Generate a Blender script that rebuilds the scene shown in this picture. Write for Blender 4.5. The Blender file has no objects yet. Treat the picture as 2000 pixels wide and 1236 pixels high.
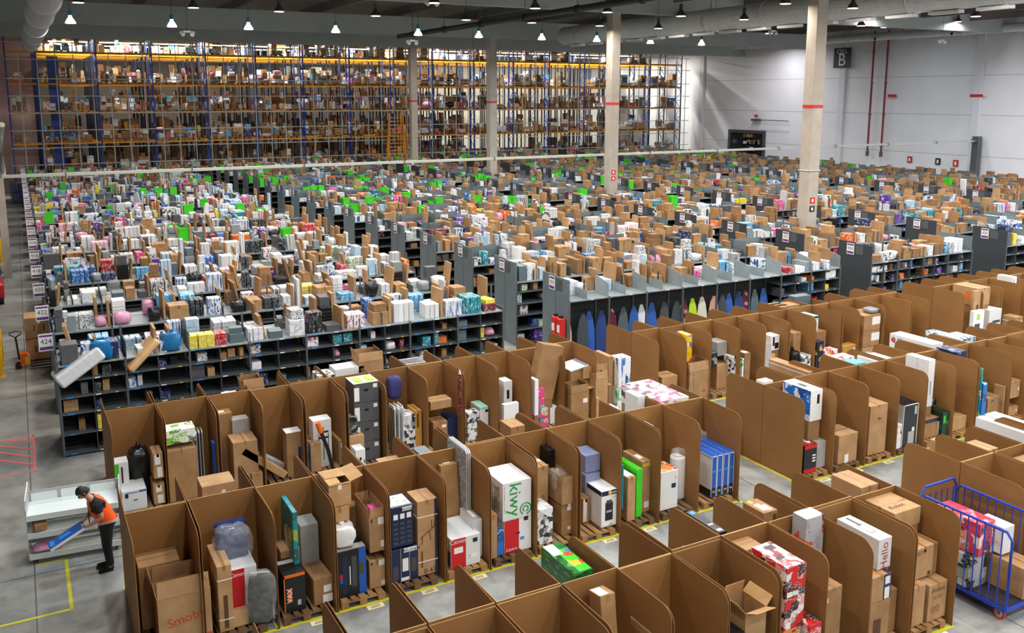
import bpy, bmesh, math, random
from mathutils import Vector, Matrix
SC=bpy.context.scene; COL=SC.collection
RND=random.Random(7)
PI=math.pi
def lin(c):
    if isinstance(c,str): c=[int(c[i:i+2],16)/255 for i in (0,2,4)]
    return tuple((x/12.92 if x<=.04045 else ((x+.055)/1.055)**2.4) for x in c)
# ------------------------------------------------------------------ materials
MATS={}
def newmat(name):
    m=bpy.data.materials.new(name); m.use_nodes=True
    return m,m.node_tree.nodes,m.node_tree.links,m.node_tree.nodes['Principled BSDF']
def solid(name,c,rough=.6,metal=0.,emit=0.,alpha=1.):
    m,n,l,b=newmat(name); c=lin(c)
    b.inputs['Base Color'].default_value=(*c,1); b.inputs['Roughness'].default_value=rough; b.inputs['Metallic'].default_value=metal
    if emit: b.inputs['Emission Color'].default_value=(*c,1); b.inputs['Emission Strength'].default_value=emit
    b.inputs['Alpha'].default_value=alpha
    return m
def ramp(n,l,src,stops,const=False):
    r=n.new('ShaderNodeValToRGB'); r.color_ramp.interpolation='CONSTANT' if const else 'LINEAR'
    e=r.color_ramp.elements
    while len(e)<len(stops): e.new(.5)
    for i,(p,c) in enumerate(stops): e[i].position=p; e[i].color=(*lin(c),1)
    l.new(src,r.inputs[0]); return r
def noise(n,l,scale,detail=3,coord='Object',rough=.5,sc=None):
    tc=n.new('ShaderNodeTexCoord'); t=n.new('ShaderNodeTexNoise')
    t.inputs['Scale'].default_value=scale; t.inputs['Detail'].default_value=detail; t.inputs['Roughness'].default_value=rough
    src=tc.outputs[coord]
    if sc:
        mp=n.new('ShaderNodeMapping'); mp.inputs['Scale'].default_value=sc; l.new(src,mp.inputs[0]); src=mp.outputs[0]
    l.new(src,t.inputs['Vector']); return t
def kraft(name,c,v=.10,rough=.75,scale=3):
    m,n,l,b=newmat(name)
    t=noise(n,l,scale,4)
    d=[max(0,x-v*.55) for x in [int(c[i:i+2],16)/255 for i in (0,2,4)]]; u=[min(1,x+v*.35) for x in [int(c[i:i+2],16)/255 for i in (0,2,4)]]
    r=ramp(n,l,t.outputs['Fac'],[(.3,d),(.7,u)])
    oi=n.new('ShaderNodeObjectInfo'); h=n.new('ShaderNodeHueSaturation'); mr=n.new('ShaderNodeMapRange')
    mr.inputs['To Min'].default_value=.88; mr.inputs['To Max'].default_value=1.12
    l.new(oi.outputs['Random'],mr.inputs['Value']); l.new(mr.outputs[0],h.inputs['Value']); l.new(r.outputs[0],h.inputs['Color']); l.new(h.outputs[0],b.inputs['Base Color'])
    b.inputs['Roughness'].default_value=rough
    f=noise(n,l,60,2,sc=(1,1,.15)); bp=n.new('ShaderNodeBump'); bp.inputs['Strength'].default_value=.06; l.new(f.outputs['Fac'],bp.inputs['Height']); l.new(bp.outputs[0],b.inputs['Normal'])
    return m
def printed(name,cols,scale=6,sc=None,rough=.4,coord='Object'):
    """a printed picture: hard edged patches of a few inks"""
    m,n,l,b=newmat(name)
    oi=n.new('ShaderNodeObjectInfo'); tc=n.new('ShaderNodeTexCoord'); ad=n.new('ShaderNodeVectorMath'); ad.operation='ADD'
    l.new(tc.outputs[coord],ad.inputs[0]); mu=n.new('ShaderNodeMath'); mu.operation='MULTIPLY'; mu.inputs[1].default_value=37.
    l.new(oi.outputs['Random'],mu.inputs[0]); l.new(mu.outputs[0],ad.inputs[1])
    mp=n.new('ShaderNodeMapping'); mp.inputs['Scale'].default_value=sc or (1,1,1); l.new(ad.outputs[0],mp.inputs[0])
    t=n.new('ShaderNodeTexVoronoi'); t.distance='CHEBYCHEV'; t.inputs['Scale'].default_value=scale*1.1; l.new(mp.outputs[0],t.inputs['Vector'])
    sp=n.new('ShaderNodeSeparateColor'); l.new(t.outputs['Color'],sp.inputs[0])
    fn=n.new('ShaderNodeTexNoise'); fn.inputs['Scale'].default_value=scale*7; fn.inputs['Detail'].default_value=2; l.new(mp.outputs[0],fn.inputs['Vector'])
    fm=n.new('ShaderNodeMath'); fm.operation='MULTIPLY_ADD'; fm.inputs[1].default_value=.55; l.new(fn.outputs['Fac'],fm.inputs[0]); l.new(sp.outputs[0],fm.inputs[2])
    k=len(cols); ps={2:[0,1.0],3:[0,.92,1.12],4:[0,.8,.98,1.14]}[k]; ps=[p/1.55 for p in ps]
    nm=n.new('ShaderNodeMath'); nm.operation='DIVIDE'; nm.inputs[1].default_value=1.55; l.new(fm.outputs[0],nm.inputs[0])
    r=ramp(n,l,nm.outputs[0],[(ps[i],cols[i]) for i in range(k)],True)
    l.new(r.outputs[0],b.inputs['Base Color']); b.inputs['Roughness'].default_value=rough
    return m
def film(name,c,alpha,rough=.12):
    m,n,l,b=newmat(name); t=noise(n,l,9,3)
    r=n.new('ShaderNodeMapRange'); r.inputs['To Min'].default_value=max(0,alpha-.25); r.inputs['To Max'].default_value=min(1,alpha+.25)
    l.new(t.outputs['Fac'],r.inputs['Value']); l.new(r.outputs[0],b.inputs['Alpha'])
    b.inputs['Base Color'].default_value=(*lin(c),1); b.inputs['Roughness'].default_value=rough
    bp=n.new('ShaderNodeBump'); bp.inputs['Strength'].default_value=.5; t2=noise(n,l,14,2); l.new(t2.outputs['Fac'],bp.inputs['Height']); l.new(bp.outputs[0],b.inputs['Normal'])
    return m
W='eceef0'
SPEC={
'kraft':lambda k:kraft(k,'b28c62'),'kraft2':lambda k:kraft(k,'a07a50'),'kraftgold':lambda k:kraft(k,'bf8a3c',.06),'bayboard':lambda k:kraft(k,'8f6434',.05,.8,1.2),
'edge':lambda k:kraft(k,'c9a46f'),'tape':lambda k:solid(k,'9a6f42',.3),'flapin':lambda k:kraft(k,'c49a68'),
'white':lambda k:kraft(k,'e6e8ea',.03,.45),'paper':lambda k:solid(k,'eeeeea',.6),'greycard':lambda k:kraft(k,'a9a8a6',.08),'darkgrey':lambda k:kraft(k,'55565a',.04,.5),
'black':lambda k:solid(k,'16171a',.35),'navy':lambda k:solid(k,'17244a',.4),'orange':lambda k:solid(k,'f06a14',.4),'red':lambda k:solid(k,'c8141c',.4),'redink':lambda k:solid(k,'c0492a',.6),
'orangeink':lambda k:solid(k,'dd6a2c',.6),'inkbrown':lambda k:solid(k,'5a3d22',.7),'inkgrey':lambda k:solid(k,'45474c',.6),'navyink':lambda k:solid(k,'28285c',.6),'inkline':lambda k:printed(k,['a67848','5a3d22'],40,(1,1,3)),
'olive':lambda k:solid(k,'3f4d33',.5),'blue':lambda k:solid(k,'1d56b4',.35),'pink':lambda k:solid(k,'e0559c',.4),'green':lambda k:solid(k,'129a3c',.4),'skyblue':lambda k:solid(k,'2d94dc',.4),
'gold':lambda k:solid(k,'d9b935',.4),'teal':lambda k:solid(k,'0d7f96',.4),'teallight':lambda k:solid(k,'4fb7cc',.4),'lime':lambda k:kraft(k,'3fd020',.08,.4),'mint':lambda k:solid(k,'9fe0cc',.4),'purple':lambda k:printed(k,['3a2a98','2a1f70','8c7fd0'],9),
'slate':lambda k:solid(k,'5f7078',.35),'bluegrey':lambda k:kraft(k,'8792b8',.05,.4),'stain':lambda k:kraft(k,'8f6c48',.1),
'alu':lambda k:solid(k,'d4d8da',.35,.3),'polywhite':lambda k:film(k,'f2f3f5',.95),'polyclear':lambda k:film(k,'e4e8ea',.1),'polyblack':lambda k:film(k,'1d1e22',.95,.2),'polygrey':lambda k:film(k,'9aa2aa',.95,.2),'polypink':lambda k:film(k,'e8a8c8',.9),'polyblue':lambda k:film(k,'243a78',.96,.12),
'bluecloth':lambda k:solid(k,'35356e',.8),'brickred':lambda k:printed(k,['6a2320','4a1816','b98b80'],22,(1,1,3)),
'greyprint':lambda k:printed(k,[W,'9a9da2','c8cacc'],16),'greyrows':lambda k:printed(k,['8c8f90','cfd2d2'],18,(.6,.6,4)),'bwprint':lambda k:printed(k,['e6e8ea','c2c4c8','4a4d52','1b1c20'],9),
'blackprint':lambda k:printed(k,['15161a','43474e','9da2a8','0a0a0c'],9),'tealprint':lambda k:printed(k,['1595a8','0f6e7c','9cb84a','f0f0e8'],5),'blueprint':lambda k:printed(k,['1f6fc4','dfe6f0','174f98'],4),
'orangeprint':lambda k:printed(k,['e88a3a','3a2a20','f4d8b0','c03818'],9),'pinkprint':lambda k:printed(k,[W,'f2e0e8','c95a86','5a4a5c'],6),'greenprint':lambda k:printed(k,['eef2ea','7ac83c','4f5a58','dfe8d8'],6),
'greenwhite':lambda k:printed(k,['e8ecea','58b46c','c2c8c6'],9),'bluestripe':lambda k:printed(k,['e8ecf2','2a6fc0','183f80'],5,(2,2,.3)),'yellowblue':lambda k:printed(k,['f2c81c','3a8ad0','d8402c','f6e8a0'],5),
'purpleblack':lambda k:printed(k,['17151c','6a3a9a','d8c84a'],8),'whitered':lambda k:printed(k,['f0eeee','d43a4a','f0a040'],6),'limeprint':lambda k:printed(k,['a6d838','7ab028','c8e86c'],6),'pinkteal':lambda k:printed(k,['e04a88','2aa0a0','d8e0b8','c02868'],5,(1,1,1.6)),
'redprint':lambda k:printed(k,['c8242c','20181a','f0e0e0'],8),'blacknavy':lambda k:printed(k,['0c1420','142638','0a0e16'],2,None,.15),'greenblack':lambda k:printed(k,['123a2c','0e2018','2a6a4a'],6),'navyprint':lambda k:printed(k,['232c54','161c3a','8c94b8'],8),
'aquaprint':lambda k:printed(k,['dfe8ec','2f9cba','24323a','f4f6f6'],8),'redtoy':lambda k:printed(k,['d42828','f0ecec','3a1c1c','f4a0a0'],7),'whiteredpic':lambda k:printed(k,['f2f0f2','e8e4e8','d02a34','4a3038'],8),
'greypic':lambda k:printed(k,['b8bac0','a8aab0','34363c','e05a5a'],4),'greenwrap':lambda k:printed(k,['2f7a3c','1d5028','6ab070'],8,(1,1,5),.12),'gameprint':lambda k:printed(k,['4fd83a','3a8fd0','e8c840','d84a3a'],6,None,.12),
'toyprint':lambda k:printed(k,['d8486a','3a2a58','e8a878','f0e8ea'],6),'redtop':lambda k:printed(k,['d8203a','e8506a','f4b8c0','a01828'],7),'machineprint':lambda k:printed(k,['b8bcc0','8a9092','1c2422','244038'],5),
'rainbow':lambda k:printed(k,['4fb83a','f0d020','f07a20','2a90d0'],5,(3,1,1)),'woodpale':lambda k:kraft(k,'d2aa78',.1),
'wood':lambda k:kraft(k,'a07a4e',.16),'wooddark':lambda k:kraft(k,'6e543a',.14),
'steel':lambda k:solid(k,'666c72',.45,.55),'steeldark':lambda k:solid(k,'474d52',.5,.4),'zinc':lambda k:kraft(k,'8e999e',.06,.35),'shelfgrey':lambda k:solid(k,'5d6468',.5,.3),'shelfback':lambda k:solid(k,'182024',.6),
'concrete':lambda k:kraft(k,'b3aba0',.08,.85,1.5),'palepaint':lambda k:solid(k,'b4c0b8',.5),
'yellow':lambda k:kraft(k,'d9d32a',.1,.6),'cream':lambda k:solid(k,'ece4bc',.6),'hatchred':lambda k:kraft(k,'d6686a',.06,.6),
'rackblue':lambda k:solid(k,'1f4296',.45),'rackbluedark':lambda k:solid(k,'1a2a4c',.5),'rackorange':lambda k:solid(k,'e39a1c',.45),'netgrey':lambda k:solid(k,'b9bfb8',.5,.2),'rubber':lambda k:solid(k,'17181a',.7),
'duct':lambda k:kraft(k,'d4dcde',.06,.28),'pipeblack':lambda k:solid(k,'22282a',.4),'pipered':lambda k:solid(k,'8e2430',.5),'signgreen':lambda k:solid(k,'14221e',.5),'signpurple':lambda k:solid(k,'6a2f86',.5),'signred':lambda k:solid(k,'d02a24',.5),
'safety_yellow':lambda k:solid(k,'f0b51a',.4),'bluepaint':lambda k:solid(k,'1c3fae',.4),'plumdeck':lambda k:solid(k,'2a2430',.6),'machine_red':lambda k:solid(k,'b01c24',.35),'machine_orange':lambda k:solid(k,'e8641c',.4),
'skin':lambda k:solid(k,'b98566',.55),'hair':lambda k:solid(k,'141112',.6),'vest':lambda k:solid(k,'ff5a14',.6),'cloth_black':lambda k:solid(k,'15151a',.85),'glove':lambda k:solid(k,'55585c',.8),'reflect':lambda k:solid(k,'c9c4b8',.3,.2),
'carttop':lambda k:solid(k,'e4eeee',.3),'cartgrey':lambda k:solid(k,'b2b4b6',.4,.2),
'lampcool':lambda k:solid(k,'f2f8ff',.4,0,9.),'lampwarm':lambda k:solid(k,'ffe0c8',.4,0,8.),'lamppink':lambda k:solid(k,'ffd2f4',.4,0,8.),'lamprim':lambda k:solid(k,'6e3f74',.3,.5),'bellglass':lambda k:solid(k,'e8f2f8',.3,0,3.),
'striplight':lambda k:solid(k,'f2fbff',.4,0,7.),
}
def M(k):
    if k not in MATS: MATS[k]=SPEC[k](k)
    return MATS[k]
# ------------------------------------------------------------------ mesh collecting
class MB:
    def __init__(s): s.v=[];s.f=[];s.mi=[];s.m=0
    def add(s,vs,fs,T=None):
        b=len(s.v); s.v+= [tuple(T@Vector(v)) for v in vs] if T else [tuple(v) for v in vs]
        s.f+=[tuple(i+b for i in f) for f in fs]; s.mi+=[s.m]*len(fs); return s
    def box(s,x0,x1,y0,y1,z0,z1,T=None):
        return s.add([(x,y,z) for z in (z0,z1) for y in (y0,y1) for x in (x0,x1)],[(0,2,3,1),(4,5,7,6),(0,1,5,4),(2,6,7,3),(0,4,6,2),(1,3,7,5)],T)
    def cb(s,c,d,T=None):
        return s.box(c[0]-d[0]/2,c[0]+d[0]/2,c[1]-d[1]/2,c[1]+d[1]/2,c[2]-d[2]/2,c[2]+d[2]/2,T)
    def bev(s,w,d,h,b=.006,T=None):
        """box standing on z=0, all edges chamfered"""
        b=min(b,w*.3,d*.3,h*.3); x,y=w/2,d/2
        P=[];idx={}
        for sx in (-1,1):
            for sy in (-1,1):
                for sz in (0,1):
                    X,Y,Z=sx*x,sy*y,sz*h; bz=b if sz==0 else -b
                    idx[sx,sy,sz]=len(P)
                    P+=[(X,Y-sy*b,Z+bz),(X-sx*b,Y,Z+bz),(X-sx*b,Y-sy*b,Z)]
        q=lambda k,a:idx[k]+a
        F=[]
        for s_ in (-1,1):
            c=[(s_,-1,0),(s_,1,0),(s_,1,1),(s_,-1,1)]; f=[q(k,0) for k in c]; F.append(f if s_>0 else f[::-1])
            c=[(-1,s_,0),(1,s_,0),(1,s_,1),(-1,s_,1)]; f=[q(k,1) for k in c]; F.append(f if s_<0 else f[::-1])
        for z in (0,1):
            c=[(-1,-1,z),(1,-1,z),(1,1,z),(-1,1,z)]; f=[q(k,2) for k in c]; F.append(f if z else f[::-1])
        def quad(k1,k2,a,b_,flip):
            f=[q(k1,a),q(k2,a),q(k2,b_),q(k1,b_)]; F.append(f[::-1] if flip else f)
        for sx in (-1,1):
            for sy in (-1,1): quad((sx,sy,0),(sx,sy,1),0,1,sx*sy<0)
        for sx in (-1,1):
            for z in (0,1): quad((sx,-1,z),(sx,1,z),0,2,(sx>0)!=(z==1))
        for sy in (-1,1):
            for z in (0,1): quad((-1,sy,z),(1,sy,z),1,2,(sy>0)==(z==1))
        for k in idx:
            f=[q(k,0),q(k,1),q(k,2)]; pos=(k[0]*k[1]*(1 if k[2] else -1))>0; F.append(f if pos else f[::-1])
        return s.add(P,F,T)
    def cyl(s,p0,p1,r,n=10,r1=None,cap=True):
        p0,p1=Vector(p0),Vector(p1); r1=r if r1 is None else r1
        d=(p1-p0); q=d.to_track_quat('Z','Y'); vs=[]
        for p,rr in ((p0,r),(p1,r1)):
            for i in range(n): vs.append(p+q@Vector((rr*math.cos(2*PI*i/n),rr*math.sin(2*PI*i/n),0)))
        fs=[(i,(i+1)%n,n+(i+1)%n,n+i) for i in range(n)]
        if cap: fs+=[tuple(range(n-1,-1,-1)),tuple(range(n,2*n))]
        return s.add(vs,fs)
    def tube(s,pts,r,n=8):
        pts=[Vector(p) for p in pts]; vs=[];N=len(pts)
        for i,p in enumerate(pts):
            d=(pts[min(i+1,N-1)]-pts[max(i-1,0)]); q=d.to_track_quat('Z','Y')
            for j in range(n): vs.append(p+q@Vector((r*math.cos(2*PI*j/n),r*math.sin(2*PI*j/n),0)))
        # keep rings aligned
        fs=[]
        for i in range(N-1):
            base=vs[i*n]; k=min(range(n),key=lambda j:(vs[(i+1)*n+j]-base).length)
            ring=[vs[(i+1)*n+(j+k)%n] for j in range(n)]; vs[(i+1)*n:(i+2)*n]=ring
            fs+=[(i*n+j,i*n+(j+1)%n,(i+1)*n+(j+1)%n,(i+1)*n+j) for j in range(n)]
        fs+=[tuple(range(n-1,-1,-1)),tuple(range((N-1)*n,N*n))]
        return s.add(vs,fs)
    def lathe(s,prof,n=16,c=(0,0,0)):
        vs=[(c[0]+r*math.cos(2*PI*i/n),c[1]+r*math.sin(2*PI*i/n),c[2]+z) for r,z in prof for i in range(n)]
        fs=[(k*n+i,k*n+(i+1)%n,(k+1)*n+(i+1)%n,(k+1)*n+i) for k in range(len(prof)-1) for i in range(n)]
        return s.add(vs,fs)
    def prism(s,poly,t,T=None):
        """poly in local xy, thickness t along z"""
        n=len(poly); vs=[(x,y,0) for x,y in poly]+[(x,y,t) for x,y in poly]
        return s.add(vs,[tuple(range(n-1,-1,-1)),tuple(range(n,2*n))]+[(i,(i+1)%n,n+(i+1)%n,n+i) for i in range(n)],T)
    def mesh(s,name,mats,smooth=False):
        me=bpy.data.meshes.new(name); me.from_pydata(s.v,[],s.f)
        for k in (mats if isinstance(mats,(list,tuple)) else [mats]): me.materials.append(M(k) if isinstance(k,str) else k)
        if any(s.mi): me.polygons.foreach_set('material_index',s.mi)
        if smooth: me.polygons.foreach_set('use_smooth',[True]*len(me.polygons))
        me.update(); return me
    def obj(s,name,mats,parent=None,loc=None,smooth=False):
        return link(name,s.mesh(name,mats,smooth),parent,loc)
KIDS={}
def link(name,me,parent=None,loc=None):
    o=bpy.data.objects.new(name,me); COL.objects.link(o)
    if parent: o.parent=parent; KIDS.setdefault(parent.name,[]).append(o)
    if loc: o.location=loc
    return o
def tag(o,label,cat,group=None):
    o['label']=label; o['category']=cat
    if group: o['group']=group
    return o
def struct(o,label=None): o['kind']='structure'; o['label']=label or 'part of the warehouse building itself'; o['category']='structure'; return o
def empty(name,loc,rz=0): 
    o=link(name,None,None,loc); o.rotation_euler=(0,0,rz); return o
def copy_tree(o,parent=None):
    c=o.copy(); COL.objects.link(c)
    if parent: c.parent=parent; KIDS.setdefault(parent.name,[]).append(c)
    for ch in list(KIDS.get(o.name,[])): copy_tree(ch,c)
    return c
TXT={}
def text_mesh(s,size,mat):
    k=(s,round(size,3),mat)
    if k not in TXT:
        cu=bpy.data.curves.new('lettering','FONT'); cu.body=s; cu.size=size; cu.extrude=.0012; cu.align_x='CENTER'; cu.align_y='CENTER'; cu.resolution_u=3
        o=bpy.data.objects.new('lettering',cu); COL.objects.link(o); dg=bpy.context.evaluated_depsgraph_get(); dg.update()
        me=bpy.data.meshes.new_from_object(o.evaluated_get(dg)); me.materials.clear(); me.materials.append(M(mat)); me.name='lettering'
        bpy.data.objects.remove(o); TXT[k]=me
    return TXT[k]
def face_T(face,w,d,h):
    """local frame on a box face: u right, v up, n out"""
    if face=='front': return Matrix(((1,0,0,-w/2),(0,0,-1,-d/2),(0,1,0,0),(0,0,0,1))),w,h
    if face=='left': return Matrix(((0,0,-1,-w/2),(-1,0,0,d/2),(0,1,0,0),(0,0,0,1))),d,h
    return Matrix(((1,0,0,-w/2),(0,1,0,-d/2),(0,0,1,h),(0,0,0,1))),w,d

CAMROWS=[[0.877789, -0.079653, 0.472379], [-0.479048, -0.146908, 0.865408], [0.000464, -0.985938, -0.167112]]
EXPO=-0.08;LAMPW=330.;STRIPW=650.
COLX=(32.76,33.68,33.52,33.14)
A0=[1.2,2.2,3.2,4.2,5.2,6.24,7.2,8.2,9.17,10.15,11.1,12.1,13.2]
A1=[1.05,2.05,3.2,4.22,5.2,6.27,7.2,8.2,9.17,10.17,11.15,12.19,13.35]
A2=[1.2,2.24,3.35,4.33,5.25,6.24,7.22,8.28,9.27,10.23,11.18,12.2,13.25]
B0=[15.1,16.1,17.1,18.1,19.1,20.1]
B1=[15.2,16.25,17.35,18.45,19.5,20.6,21.5,22.9,23.7,24.6,25.6,26.6]
B2=[15.3,16.3,17.25,18.35,19.35,20.3,21.45,22.6,23.4,24.6,25.9,26.75]
C2=[28.7,29.75,30.8,31.9,33,34,35.1,36.2]
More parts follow.
